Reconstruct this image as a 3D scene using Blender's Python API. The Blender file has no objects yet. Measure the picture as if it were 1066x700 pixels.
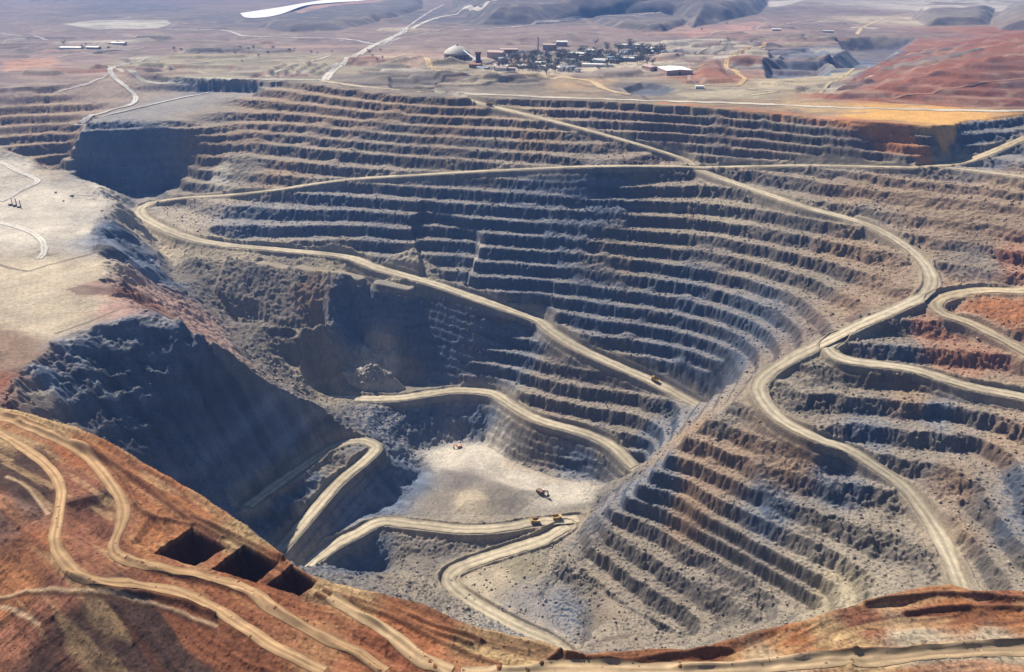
import bpy, bmesh, math, random
import numpy as np
random.seed(7)
RNG = np.random.default_rng(7)
SC = bpy.context.scene
COL = SC.collection
R_ = math.radians

# ------------------------------------------------------------------ camera
H, PITCH, FPX = 300.0, R_(25.3), 837.0
CP, SP = math.cos(PITCH), math.sin(PITCH)
def ray(px, py):
    u = (px - 533.0) / FPX; v = (350.0 - py) / FPX
    return u, CP + v * SP, -SP + v * CP
def P(px, py, z=0.0):
    """world point of height z seen at a spot of the survey photograph"""
    dx, dy, dz = ray(px, py)
    t = (z - H) / dz
    return (t * dx, t * dy, z)
cam = bpy.data.cameras.new('camera'); cam.sensor_width = 36.0; cam.lens = 36.0 * FPX / 1066.0
cam.clip_start = 1.0; cam.clip_end = 80000.0
camo = bpy.data.objects.new('camera', cam); COL.objects.link(camo)
camo.location = (0, 0, H); camo.rotation_euler = (math.pi / 2 - PITCH, 0, 0)
SC.camera = camo

# ------------------------------------------------------------------ noise
def _hash(ix, iy, seed):
    h = (ix.astype(np.uint32) * np.uint32(374761393)) ^ (iy.astype(np.uint32) * np.uint32(668265263)) ^ np.uint32((seed * 974634721 + 12345) & 0xffffffff)
    h = (h ^ (h >> np.uint32(13))) * np.uint32(1274126177)
    h = (h ^ (h >> np.uint32(15))) * np.uint32(2246822519)
    return ((h ^ (h >> np.uint32(16))) & np.uint32(0xffffff)).astype(np.float32) / np.float32(0xffffff)
def vnoise(x, y, wl, seed):
    """smooth value noise in -1..1, wavelength wl metres"""
    fx = np.asarray(x, np.float32) / np.float32(wl) + np.float32(seed * 17.31)
    fy = np.asarray(y, np.float32) / np.float32(wl) + np.float32(seed * 9.77)
    ix = np.floor(fx); iy = np.floor(fy)
    tx = fx - ix; ty = fy - iy
    tx = tx * tx * (3 - 2 * tx); ty = ty * ty * (3 - 2 * ty)
    ix = ix.astype(np.int32); iy = iy.astype(np.int32)
    a = _hash(ix, iy, seed); b = _hash(ix + 1, iy, seed); c = _hash(ix, iy + 1, seed); d = _hash(ix + 1, iy + 1, seed)
    r = a + (b - a) * tx
    r += (c + (d - c) * tx - r) * ty
    return r * 2 - 1
def fbm(x, y, wl, seed, octv=3, gain=.5):
    s = 0; a = 1.0; tot = 0
    for k in range(octv):
        s = s + a * vnoise(x, y, wl, seed + k * 7); tot += a; a *= gain; wl *= .47
    return s / tot
def ridged(x, y, wl, seed, octv=3):
    s = 0; a = 1.0; tot = 0
    for k in range(octv):
        s = s + a * (1 - 2 * np.abs(vnoise(x, y, wl, seed + k * 5))); tot += a; a *= .5; wl *= .47
    return s / tot
def sstep(a, b, x):
    t = np.clip((x - a) / (b - a), 0, 1); return t * t * (3 - 2 * t)

# ------------------------------------------------------------------ survey: roads (px, py, z)
ROADS = {}
ROADS['ramp_a'] = [(335,84,1),(365,88.5,1),(420,94.5,0),(465,99,-4),(512,110.5,-14),(580,127,-34),(647,145,-62),(708,164,-94),(731,178,-108),(790,199,-124),
    (841,216,-132),(895,231,-142),(929,247,-153),(956,267,-168),(969,288,-182),(963,306,-192),(936,320,-202),(895,338,-218),(865,353,-234),(828,371,-252),
    (802,387,-270),(790,402,-282),(797,420,-290),(817,439,-299),(851,456,-306),(882,467,-319),(909,484,-330),(942,508,-344),(969,543,-358),(986,575,-367),(1000,609,-374),(1012,650,-380)]
ROADS['ramp_b'] = [(1110,189,-64),(1066,184,-64),(1010,177,-66),(976,174,-68),(942,174,-70),(841,172,-85),(780,173,-97),(731,174,-104),(700,173,-98),(620,173,-88),
    (542,176,-106),(451,181,-127),(360,187,-147),(290,197,-165),(236,203,-180),(190,206,-190),(158,211,-198)]
ROADS['ramp_c'] = [(158,211,-198),(146,218,-204),(152,228,-211),(190,245,-218),(230,254,-228),(294,260,-243),(360,267,-260),(394,279,-272),(451,295,-290),(492,309,-306),
    (526,321,-322),(559,333,-340),(575,345,-348),(600,361,-360),(637,378,-376),(678,396,-394),(710,413,-408),(735,427,-418)]
ROADS['upper_branch'] = [(960,174,-69),(1000,169,-62),(1020,163,-52),(1044,153,-40),(1066,144,-28),(1110,130,-18)]
ROADS['switchback_d'] = [(1120,294,-176),(1066,302,-182),(1023,302,-188),(990,307,-194),(973,315,-199),(982,326,-206),(1010,336,-213),(1044,353,-223),(1066,365,-229),(1115,392,-238)]
ROADS['switchback_b'] = [(872,353,-235),(862,361,-240),(872,371,-245),(895,377,-248),(949,384,-253),(1010,402,-260),(1066,413,-263),(1120,430,-268)]
ROADS['pit_road_e'] = [(338,414,-444),(380,415,-446),(417,414,-449),(450,409,-451),(478,406,-450),(512,409,-450),(532,421,-452),(559,436,-455),(607,450,-462),(637,464,-470),(660,486,-487)]
ROADS['pit_road_f'] = [(312,596,-490.7),(330,580,-494.6),(350,566,-498.5),(370,556,-501.6),(397,543,-505.5),(434,546,-507.9),(485,551,-511),(526,549,-514.1),(553,544,-516.4),(580,542,-519.6),(602,540,-521.9)]
ROADS['pit_road_h'] = [(590,547,-521.9),(566,561,-524.2),(526,574,-528.1),(485,588,-532),(468,599,-533.6),(473,613,-535.2),(502,633,-537.5),(539,653,-539.8),(570,667,-541.4),(590,682,-543)]
ROADS['hairpin_g'] = [(258,527,-420),(280,511,-425),(304,494,-430),(338,471,-441.6),(358,461,-446.2),(378,459,-450.1),(391,466,-453.3),(377,481,-456.4),(350,504,-458.7),(321,538,-461.8),(287,577,-465)]
ROAD_W = dict(ramp_a=21, ramp_b=13, ramp_c=25, upper_branch=20, switchback_d=25, switchback_b=23, pit_road_e=22, pit_road_f=21, pit_road_h=23, hairpin_g=20)

def catmull(pts, step):
    p = np.array(pts, float)
    p = np.vstack([2 * p[0] - p[1], p, 2 * p[-1] - p[-2]])
    out = []
    for i in range(1, len(p) - 2):
        n = max(2, int(np.linalg.norm(p[i + 1][:2] - p[i][:2]) / step))
        t = np.linspace(0, 1, n, endpoint=False)[:, None]
        a, b, c, d = p[i - 1], p[i], p[i + 1], p[i + 2]
        out.append(.5 * (2 * b + (c - a) * t + (2 * a - 5 * b + 4 * c - d) * t ** 2 + (-a + 3 * b - 3 * c + d) * t ** 3))
    out.append(p[-2][None])
    return np.vstack(out)
RP = {k: catmull([P(*q) for q in v], 5.0) for k, v in ROADS.items()}

# ------------------------------------------------------------------ survey: break lines
LINES = [
    # foot of the promontory, its edge
    [(196,267,-226),(220,273,-241),(260,274,-252),(294,275,-260),(321,281,-268),(350,287,-273),(378,290,-277)],
    [(380,291,-279),(430,298,-293),(461,302,-300)],
    [(196,291,-250),(220,318,-288),(243,335,-312),(270,336,-314),(300,337,-318),(335,339,-324)],
    [(250,345,-344),(270,347,-347),(300,352,-354),(337,354,-362)],
    [(381,291,-279),(345,300,-288),(341,339,-330),(338,372,-414)],
    [(304,380,-382),(320,388,-390),(335,391,-396)],
    [(328,407,-424),(360,402,-436),(383,396,-440)],
    [(389,300,-305),(387,340,-400),(386,380,-450)],
    [(395,400,-454),(440,399,-454),(470,399,-451)],
    # slide behind the cliff
    [(165,262,-248),(200,310,-262),(230,340,-308),(255,365,-340),(285,394,-374),(310,410,-404),(326,426,-434)],
    # plateau edge, gully foot
    [(122,208,-158),(104,230,-160),(98,250,-160),(111,294,-160),(135,321,-163),(159,326,-165)],
    [(140,222,-216),(165,250,-236),(180,275,-255),(180,300,-262)],
    # top edge of the dark cliff and the ridge it ends in
    [(-60,440,-160),(7,419,-160),(20,392,-160),(57,357,-160),(100,343,-160),(135,332,-162),(159,326,-165),(189,353,-188),(209,357,-202),(222,362,-212),(236,374,-240),(255,384,-268),(267,399,-302),(276,400,-306),(282,399,-304),(290,410,-330),(300,424,-340),(322,421,-360),(341,433,-388),(352,447,-425)],
    [(100,455,-250),(150,480,-300),(200,480,-330),(230,508,-382),(258,524,-419)],
    [(190,540,-400),(230,560,-440),(270,590,-468.1)],
    [(330,560,-496.2),(350,545,-500.8),(385,525,-510.2)],
    [(436,488,-519),(424,512,-520),(402,530,-522)],
    [(345,590,-521.9),(400,600,-560.9),(350,612,-564.8)],
    # plateau
    [(-80,150,-80),(0,150,-95),(60,178,-140),(110,196,-155)],
    [(-80,200,-130),(0,200,-148),(50,220,-154),(90,215,-156)],
    [(-80,260,-158),(0,260,-158),(60,270,-160)], [(-80,330,-160),(0,330,-160),(60,340,-160)],[(0,380,-160),(20,360,-160)],
    # far left wall and the dark hole
    [(-60,175,-120),(20,165,-118),(74,172,-145)], [(74,172,-145),(80,138,-62)],
    [(80,136,-58),(130,130,-55),(189,127,-52)],
    [(96,200,-196),(150,206,-202),(186,198,-200)],
    [(84,129,-48),(149,111,-40),(216,97,-36)],
    [(145,98,-33),(215,96,-34),(268,95,-28)],
    [(115,74,0),(125,86,-6),(141,101,-30),(132,111,-40),(84,129,-48)],
    [(190,128,-52),(243,138,-78),(270,152,-105)],
    # benches of the upper right wall
    [(706,127,-38),(800,135,-38),(875,143,-36),(955,153,-36)],
    [(1066,125,-8),(1066,137,-23)],
    # pit bottom
    [(432,470,-521.9),(480,457,-521.9),(520,464,-521.9),(545,483,-521.9),(590,498,-521.9),(632,500,-519.6)],
    [(640,506,-518),(650,500,-513.3),(668,492,-508.6)],
    [(470,500,-521.9),(540,510,-521.9),(600,515,-521.9)], [(450,470,-521.9),(520,480,-521.9),(590,520,-521.9)], [(500,540,-520.3),(570,535,-521.9)],
    [(615,520,-518.8),(608,540,-522.7),(600,556,-525)], [(600,556,-525),(578,578,-529.7),(565,600,-533.6),(565,635,-539.1),(600,672,-543)],
    [(400,577,-530.5),(450,582,-532),(500,573,-531.3),(558,559,-525)],
    [(790,402,-283),(760,419,-302),(735,437,-324),(712,456,-347),(690,478,-373),(672,499,-402),(655,517,-430),(640,523,-448),(624,531,-468)],
    # benches of the near right wall
    [(726,521,-400),(800,565,-405),(875,609,-412)],
    [(655,530,-451.7),(706,556,-451.7),(807,612,-451.7),(850,640,-451.7)],
    [(628,560,-486.8),(690,600,-486.8),(760,640,-486.8),(790,655,-486.8)],
    [(603,588,-521.9),(640,622,-524.2),(690,655,-525.8),(715,670,-527.4)],
    [(775,490,-352),(840,520,-362),(900,565,-376),(955,600,-385)],
    # wall above the near right road
    [(1066,480,-298),(1066,560,-318),(1066,592,-338)],
    [(1010,470,-318),(1040,520,-322)],
]
WPTS = [(900,1900,0)]

FAR_RIM = [(-250,96),(-100,96),(0,93),(50,90),(100,84),(118,78),(149,79),(196,81),(304,85),(335,89),(420,98),(470,102),(512,103),(620,106),(706,111),(800,117),(895,127),(990,133),(1006,126),(1066,119),(1160,110)]
NEAR_RIM = [(1160,606),(1066,616),(1010,616),(986,609),(942,616),(915,623),(875,636),(824,651),(774,663),(726,677),(688,677),(640,680),(603,683),(583,677),(566,670),(536,663),(492,653),(461,640),(438,629),(394,619),(360,611),(338,606),(307,592),(287,572),(257,548),(216,521),(169,493),(132,471),(84,447),(40,434),(0,424),(-100,395),(-300,350)]
near_w = [P(a, b, 0) for a, b in NEAR_RIM]
far_w = [P(a, b, 0) for a, b in FAR_RIM]
PITPOLY = [p[:2] for p in far_w] + [(1500,1650),(1300,1100),(900,560)] + [p[:2] for p in near_w] + [(-1500,700),(-1900,1300)]
for (x, y, z) in near_w:
    D = math.hypot(x, y); e = (x / D, y / D); k = H / D
    WPTS.append((x + e[0] * 60, y + e[1] * 60, -60 * max(k, .9) * 1.15 - 14))
    WPTS.append((x + e[0] * 150, y + e[1] * 150, -min(150 * k + 40, 260)))
    if -400 < x < 160: WPTS.append((x + e[0] * 290, y + e[1] * 290, -(290 * k + 110)))

# ------------------------------------------------------------------ coarse solve on a polar grid (u = bearing, w = ln distance)
U0, U1, W0 = -0.84, 0.84, math.log(190.0)
CS = 0.004
NU = int((U1 - U0) / CS) + 1
NW = int((math.log(7000.0) - W0) / CS) + 1
uc = U0 + np.arange(NU) * CS; wc = W0 + np.arange(NW) * CS
UU, WW = np.meshgrid(uc, wc)
CX = np.exp(WW) * np.sin(UU); CY = np.exp(WW) * np.cos(UU)

def inpoly(x, y, poly):
    c = np.zeros(x.shape, bool); n = len(poly)
    for i in range(n):
        x1, y1 = poly[i][:2]; x2, y2 = poly[(i + 1) % n][:2]
        if y1 == y2: continue
        m = (y1 > y) != (y2 > y)
        c ^= m & (x < (x2 - x1) * (y - y1) / (y2 - y1) + x1)
    return c
def polydist(x, y, poly, closed=True, zs=None):
    """distance to a polyline, and the interpolated height / arc length there"""
    best = np.full(x.shape, 1e9, np.float32); bz = np.zeros(x.shape, np.float32)
    n = len(poly)
    for i in range(n if closed else n - 1):
        x1, y1 = poly[i][:2]; x2, y2 = poly[(i + 1) % n][:2]
        dx, dy = x2 - x1, y2 - y1; L = dx * dx + dy * dy + 1e-9
        t = np.clip(((x - x1) * dx + (y - y1) * dy) / L, 0, 1)
        d = np.hypot(x - x1 - t * dx, y - y1 - t * dy)
        m = d < best
        best[m] = d[m]
        if zs is not None:
            bz[m] = (zs[i] + t * (zs[(i + 1) % n] - zs[i]))[m]
    return best, bz

INPIT = inpoly(CX, CY, PITPOLY)
fs = np.zeros((NW, NU)); fn = np.zeros((NW, NU))
def put(pts):
    pts = np.array(pts, float)
    u = np.arctan2(pts[:, 0], pts[:, 1]); w = np.log(np.hypot(pts[:, 0], pts[:, 1]))
    i = np.round((w - W0) / CS).astype(int); j = np.round((u - U0) / CS).astype(int)
    ok = (i >= 0) & (i < NW) & (j >= 0) & (j < NU)
    i, j, z = i[ok], j[ok], pts[ok, 2]
    ok = INPIT[i, j]
    np.add.at(fs, (i[ok], j[ok]), z[ok]); np.add.at(fn, (i[ok], j[ok]), 1)
def dens(pts):
    out = []
    for a, b in zip(pts[:-1], pts[1:]):
        a = np.array(a); b = np.array(b); n = max(2, int(np.linalg.norm((b - a)[:2]) / 1.5))
        out.append(a + (b - a) * np.linspace(0, 1, n)[:, None])
    return np.vstack(out)
for l in LINES: put(dens([P(*q) for q in l]))
for k, r in RP.items(): put(dens([tuple(q) for q in r]))
put(np.array(WPTS))
fixed = fn > 0
Zc = np.where(fixed, fs / np.maximum(fn, 1), 0.0)
Zc[~INPIT] = 0; fixed |= ~INPIT
def solve(Z, F):
    if min(Z.shape) > 24:
        h, w = (Z.shape[0] + 1) // 2 * 2, (Z.shape[1] + 1) // 2 * 2
        Zp = np.zeros((h, w)); Fp = np.zeros((h, w)); Zp[:Z.shape[0], :Z.shape[1]] = Z * F; Fp[:Z.shape[0], :Z.shape[1]] = F
        n = Fp.reshape(h // 2, 2, w // 2, 2).sum((1, 3)); s = Zp.reshape(h // 2, 2, w // 2, 2).sum((1, 3))
        z2 = solve(s / np.maximum(n, 1), n > 0)
        up = np.repeat(np.repeat(z2, 2, 0), 2, 1)[:Z.shape[0], :Z.shape[1]]
        Z = np.where(F, Z, up)
    free = ~F
    ii, jj = np.indices(Z.shape); chk = ((ii + jj) & 1) == 0
    A, B = free & chk, free & ~chk
    for it in range(120):
        for m in (A, B):
            p = np.pad(Z, 1, mode='edge')
            avg = .25 * (p[:-2, 1:-1] + p[2:, 1:-1] + p[1:-1, :-2] + p[1:-1, 2:])
            Z = np.where(m, Z + 1.6 * (avg - Z) if it < 110 else avg, Z)
    return Z
Zc = solve(Zc, fixed)
def blur(Z, n):
    for _ in range(n):
        p = np.pad(Z, 1, mode='edge')
        Z = .25 * Z + .125 * (p[:-2, 1:-1] + p[2:, 1:-1] + p[1:-1, :-2] + p[1:-1, 2:]) + .0625 * (p[:-2, :-2] + p[:-2, 2:] + p[2:, :-2] + p[2:, 2:])
    return Z
Zc = np.where(INPIT, blur(Zc, 2), Zc)
def samp(G, u, w):
    fi = np.clip((w - W0) / CS, 0, NW - 1.001); fj = np.clip((u - U0) / CS, 0, NU - 1.001)
    i = fi.astype(np.int32); j = fj.astype(np.int32); a = (fi - i).astype(np.float32); b = (fj - j).astype(np.float32)
    if G.ndim == 3: a = a[..., None]; b = b[..., None]
    return (G[i, j] * (1 - a) + G[i + 1, j] * a) * (1 - b) + (G[i, j + 1] * (1 - a) + G[i + 1, j + 1] * a) * b
def cast(px, py):
    dx, dy, dz = ray(px, py)
    t = np.exp(np.linspace(math.log(250), math.log(9000), 6000))
    x, y, z = t * dx, t * dy, H + t * dz
    g = samp(Zc, np.arctan2(x, y), np.log(np.hypot(x, y)))
    k = np.argmax(z < g)
    return x[k], y[k], float(g[k])

# ------------------------------------------------------------------ survey: materials by place  (px, py, colour, bench weight, zone)
G=(.180,.160,.135); BG=(.098,.122,.168); BR=(.215,.150,.105); T=(.40,.34,.25); PD=(.45,.41,.34); RD=(.26,.115,.07); OR=(.34,.150,.068); MA=(.070,.042,.034)  # BG: blue-grey rock with the walls' blue shade tinted into its colour
PP=(.20,.150,.135); OL=(.27,.235,.165); PK=(.33,.22,.18); GB=(.155,.138,.125); DK=(.11,.105,.11); TO=(.37,.26,.14); PO=(.52,.30,.10)
SEEDS = [
 # far plain
 (20,10,PP,0,'g'),(140,8,DK,0,'g'),(250,5,PP,0,'g'),(400,5,PP,0,'g'),(330,20,DK,0,'g'),(0,50,PP,0,'g'),(60,40,PP,0,'g'),(150,50,PP,0,'g'),(230,48,PP,0,'g'),(330,48,PP,0,'g'),
 (40,66,PK,0,'g'),(20,68,PK,0,'g'),(0,80,PP,0,'g'),(90,62,PP,0,'g'),(160,63,OL,0,'g'),(230,68,OL,0,'g'),(290,65,OL,0,'g'),(330,72,OL,0,'g'),(190,72,OL,0,'g'),(400,68,OL,0,'g'),(440,62,PK,0,'g'),
 (410,80,G,0,'g'),(470,90,G,0,'g'),(540,88,GB,0,'g'),(420,30,PP,0,'g'),(480,38,PP,0,'g'),(560,36,PP,0,'g'),(620,45,PP,0,'g'),(600,60,GB,0,'g'),(500,66,PK,0,'g'),(560,72,T,0,'g'),(480,78,T,0,'g'),
 (600,88,TO,0,'g'),(640,76,T,0,'g'),(690,70,T,0,'g'),(720,92,OL,0,'g'),(670,92,DK,0,'g'),(780,97,OL,0,'g'),(830,85,OL,0,'g'),(860,92,T,0,'g'),(745,80,RD,0,'g'),(720,62,PP,0,'g'),
 (700,40,PP,0,'g'),(760,32,PK,0,'g'),(720,35,PK,0,'g'),(800,20,PP,0,'g'),(840,40,PP,0,'g'),(800,55,PP,0,'g'),(870,30,PP,0,'g'),(880,12,PP,0,'g'),(950,22,T,0,'g'),(1000,10,PD,0,'g'),(1050,15,G,0,'g'),
 (900,55,BG,0,'g'),(840,74,BG,0,'g'),(560,12,DK,0,'g'),(650,12,DK,0,'g'),(740,12,DK,0,'g'),(500,22,DK,0,'g'),
 (820,114,TO,0,'g'),(900,119,PO,0,'g'),(970,122,PO,0,'g'),(940,117,PO,0,'g'),(860,114,TO,0,'g'),(740,113,GB,.4,'w'),
 # waste dump
 (960,70,RD,0,'h'),(1040,50,RD,0,'h'),(1040,90,RD,0,'h'),(920,95,RD,0,'h'),(880,100,RD,0,'h'),(1000,85,RD,0,'h'),(1060,105,MA,0,'h'),(980,52,RD,0,'h'),(1060,33,RD,0,'h'),
 # far wall
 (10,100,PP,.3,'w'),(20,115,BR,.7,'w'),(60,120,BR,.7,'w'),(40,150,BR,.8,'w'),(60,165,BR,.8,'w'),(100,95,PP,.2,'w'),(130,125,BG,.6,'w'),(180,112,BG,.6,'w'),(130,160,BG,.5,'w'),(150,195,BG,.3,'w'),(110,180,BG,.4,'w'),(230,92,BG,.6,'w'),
 (220,120,GB,.8,'w'),(220,160,BR,.42,'w'),(255,140,BR,.4,'w'),(250,175,G,.3,'w'),(290,175,BR,.5,'w'),(230,180,PD,.3,'w'),(210,185,GB,.6,'w'),(280,110,BR,1,'w'),(330,110,BR,1,'w'),(400,110,BR,1,'w'),(480,120,BR,1,'w'),(560,135,BR,1,'w'),(300,160,GB,1,'w'),(400,150,GB,1,'w'),(500,155,GB,1,'w'),(600,155,GB,1,'w'),
 (620,115,PP,1,'w'),(700,140,PP,1,'w'),(760,132,PP,1,'w'),(840,140,GB,1,'w'),(900,150,PP,1,'w'),(960,150,GB,1,'w'),(800,155,PP,1,'w'),(880,165,GB,1,'w'),(740,160,GB,1,'w'),(650,125,PP,1,'w'),(900,137,PP,1,'w'),(800,125,GB,1,'w'),
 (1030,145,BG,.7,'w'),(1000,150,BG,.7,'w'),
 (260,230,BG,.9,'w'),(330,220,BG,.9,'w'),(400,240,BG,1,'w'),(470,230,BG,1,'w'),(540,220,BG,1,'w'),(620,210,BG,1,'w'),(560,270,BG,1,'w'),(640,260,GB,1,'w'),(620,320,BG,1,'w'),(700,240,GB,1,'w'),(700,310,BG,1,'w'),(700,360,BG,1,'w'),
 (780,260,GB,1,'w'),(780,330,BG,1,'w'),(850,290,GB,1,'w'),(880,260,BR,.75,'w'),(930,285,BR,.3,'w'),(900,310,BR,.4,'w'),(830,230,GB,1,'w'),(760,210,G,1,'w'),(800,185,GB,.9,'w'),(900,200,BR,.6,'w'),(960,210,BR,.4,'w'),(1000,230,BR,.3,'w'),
 (1050,220,BR,.3,'w'),(1020,270,GB,.4,'w'),(1060,200,BR,.4,'w'),(1060,270,RD,.6,'w'),(900,225,G,.6,'w'),
 # right nose
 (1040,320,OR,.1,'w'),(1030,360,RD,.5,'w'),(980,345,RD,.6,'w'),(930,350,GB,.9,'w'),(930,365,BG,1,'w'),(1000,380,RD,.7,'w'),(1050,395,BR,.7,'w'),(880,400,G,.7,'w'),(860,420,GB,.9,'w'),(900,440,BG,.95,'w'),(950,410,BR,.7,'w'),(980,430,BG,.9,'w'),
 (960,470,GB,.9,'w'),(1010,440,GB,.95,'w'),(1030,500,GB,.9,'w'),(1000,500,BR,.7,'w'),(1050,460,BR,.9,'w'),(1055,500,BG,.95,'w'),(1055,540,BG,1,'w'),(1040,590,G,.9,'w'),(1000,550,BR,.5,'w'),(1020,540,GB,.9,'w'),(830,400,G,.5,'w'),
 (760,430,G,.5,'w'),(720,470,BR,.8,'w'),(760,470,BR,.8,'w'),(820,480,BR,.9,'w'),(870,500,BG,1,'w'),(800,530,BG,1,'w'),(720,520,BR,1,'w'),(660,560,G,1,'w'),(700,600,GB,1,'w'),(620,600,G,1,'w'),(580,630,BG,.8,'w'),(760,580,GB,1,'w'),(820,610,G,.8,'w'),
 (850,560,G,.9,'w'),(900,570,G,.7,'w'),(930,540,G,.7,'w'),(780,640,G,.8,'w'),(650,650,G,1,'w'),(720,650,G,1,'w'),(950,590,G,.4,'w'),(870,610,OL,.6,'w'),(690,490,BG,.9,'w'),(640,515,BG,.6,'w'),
 # left: plateau and cliff
 (10,170,PD,0,'p'),(30,200,PD,0,'p'),(70,200,PD,0,'p'),(100,205,PD,0,'p'),(30,240,PD,0,'p'),(80,240,PD,0,'p'),(30,280,T,0,'p'),(90,285,T,0,'p'),(40,320,T,0,'p'),(90,320,T,0,'p'),(10,310,T,0,'p'),(120,320,PK,0,'p'),(50,340,T,0,'p'),(60,335,T,0,'p'),
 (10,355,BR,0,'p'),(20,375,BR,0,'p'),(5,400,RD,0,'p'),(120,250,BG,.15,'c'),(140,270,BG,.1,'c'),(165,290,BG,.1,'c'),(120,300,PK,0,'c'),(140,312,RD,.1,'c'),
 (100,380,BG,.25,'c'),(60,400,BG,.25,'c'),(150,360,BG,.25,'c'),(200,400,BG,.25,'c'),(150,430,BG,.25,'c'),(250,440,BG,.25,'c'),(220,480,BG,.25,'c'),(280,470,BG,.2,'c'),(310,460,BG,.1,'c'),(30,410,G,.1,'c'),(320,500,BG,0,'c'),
 (200,340,PK,.1,'w'),(195,325,PK,.1,'w'),(230,365,PK,.1,'w'),(250,380,G,.1,'w'),(180,260,T,0,'w'),(195,285,G,0,'w'),(215,262,OL,0,'w'),(280,390,G,.1,'w'),(300,346,GB,.5,'w'),(260,310,G,.1,'w'),(320,310,BR,.15,'w'),(230,320,G,.1,'w'),(290,325,G,.15,'w'),(270,295,GB,.1,'w'),(310,295,G,.1,'w'),(270,360,G,.1,'w'),(300,365,G,.1,'w'),
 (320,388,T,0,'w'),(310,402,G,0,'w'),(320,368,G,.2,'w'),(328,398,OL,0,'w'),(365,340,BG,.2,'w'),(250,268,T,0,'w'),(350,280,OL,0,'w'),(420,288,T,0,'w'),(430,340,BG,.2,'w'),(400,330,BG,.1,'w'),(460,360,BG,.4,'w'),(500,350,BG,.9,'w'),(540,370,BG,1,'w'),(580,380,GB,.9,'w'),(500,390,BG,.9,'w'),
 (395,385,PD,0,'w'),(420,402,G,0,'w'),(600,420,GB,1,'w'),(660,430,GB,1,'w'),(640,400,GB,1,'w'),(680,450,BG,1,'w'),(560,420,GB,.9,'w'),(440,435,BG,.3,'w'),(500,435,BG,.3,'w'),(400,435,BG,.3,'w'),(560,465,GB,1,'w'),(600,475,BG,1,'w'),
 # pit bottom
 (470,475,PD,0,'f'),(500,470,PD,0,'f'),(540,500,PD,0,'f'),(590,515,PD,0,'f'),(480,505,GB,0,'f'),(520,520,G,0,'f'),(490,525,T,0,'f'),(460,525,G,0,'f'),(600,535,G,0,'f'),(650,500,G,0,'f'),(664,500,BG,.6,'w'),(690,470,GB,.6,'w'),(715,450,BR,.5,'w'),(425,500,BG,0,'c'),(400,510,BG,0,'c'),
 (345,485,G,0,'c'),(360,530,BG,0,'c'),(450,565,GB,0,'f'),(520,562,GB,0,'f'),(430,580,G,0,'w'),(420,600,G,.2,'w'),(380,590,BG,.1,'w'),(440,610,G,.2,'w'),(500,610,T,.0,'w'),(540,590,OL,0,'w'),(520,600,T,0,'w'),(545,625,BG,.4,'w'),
 # near bank
 (0,435,TO,0,'n'),(40,445,TO,0,'n'),(90,470,OR,0,'n'),(150,500,OR,0,'n'),(200,530,OR,0,'n'),(250,560,TO,0,'n'),(20,490,MA,0,'n'),(15,510,MA,0,'n'),(30,520,MA,0,'n'),(0,540,PK,0,'n'),(40,570,OR,0,'n'),(20,600,OR,0,'n'),(60,610,RD,0,'n'),
 (85,540,RD,0,'n'),(100,560,RD,0,'n'),(80,500,RD,0,'n'),(110,520,MA,0,'n'),(170,560,OR,0,'n'),(210,570,RD,0,'n'),(150,640,MA,0,'n'),(100,660,MA,0,'n'),(200,670,MA,0,'n'),(250,690,MA,0,'n'),(40,665,MA,0,'n'),(20,690,MA,0,'n'),(60,640,MA,0,'n'),(110,628,MA,0,'n'),(180,645,MA,0,'n'),(230,665,MA,0,'n'),(290,692,MA,0,'n'),(150,690,MA,0,'n'),(60,695,MA,0,'n'),(200,640,MA,0,'n'),(10,640,RD,0,'n'),(100,695,MA,0,'n'),
 (270,600,OR,0,'n'),(300,610,RD,0,'n'),(340,622,TO,0,'n'),(370,640,TO,0,'n'),(420,635,OR,0,'n'),(450,650,OR,0,'n'),(390,665,RD,0,'n'),(420,680,RD,0,'n'),(500,670,TO,0,'n'),(550,685,TO,0,'n'),(640,690,OR,0,'n'),(750,685,OR,0,'n'),(820,670,OR,0,'n'),
 (900,645,RD,0,'n'),(960,635,RD,0,'n'),(1000,640,OR,0,'n'),(1050,640,OR,0,'n'),(950,660,T,0,'n'),(1040,670,T,0,'n'),(880,670,TO,0,'n'),(1000,690,T,0,'n'),(800,695,T,0,'n'),(320,690,TO,0,'n'),(985,617,OR,0,'n'),(1030,625,RD,0,'n'),
]
ZN = {'g':0,'h':1,'w':2,'p':3,'c':4,'f':5,'n':6}
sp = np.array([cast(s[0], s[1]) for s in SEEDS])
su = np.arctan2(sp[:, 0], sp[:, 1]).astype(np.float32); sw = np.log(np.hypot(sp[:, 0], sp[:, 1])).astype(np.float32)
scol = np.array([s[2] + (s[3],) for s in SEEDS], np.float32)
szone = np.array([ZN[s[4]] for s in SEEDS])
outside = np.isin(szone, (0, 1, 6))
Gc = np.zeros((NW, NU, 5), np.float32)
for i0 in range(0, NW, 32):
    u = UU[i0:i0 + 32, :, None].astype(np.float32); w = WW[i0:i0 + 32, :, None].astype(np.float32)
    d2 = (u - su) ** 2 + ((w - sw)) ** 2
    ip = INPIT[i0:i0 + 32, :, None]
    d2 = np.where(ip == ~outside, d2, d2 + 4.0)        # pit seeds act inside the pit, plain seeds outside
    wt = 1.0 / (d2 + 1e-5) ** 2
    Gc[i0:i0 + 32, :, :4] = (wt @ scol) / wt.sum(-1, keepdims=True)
    Gc[i0:i0 + 32, :, 4] = szone[np.argmin(d2, -1)]

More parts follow.
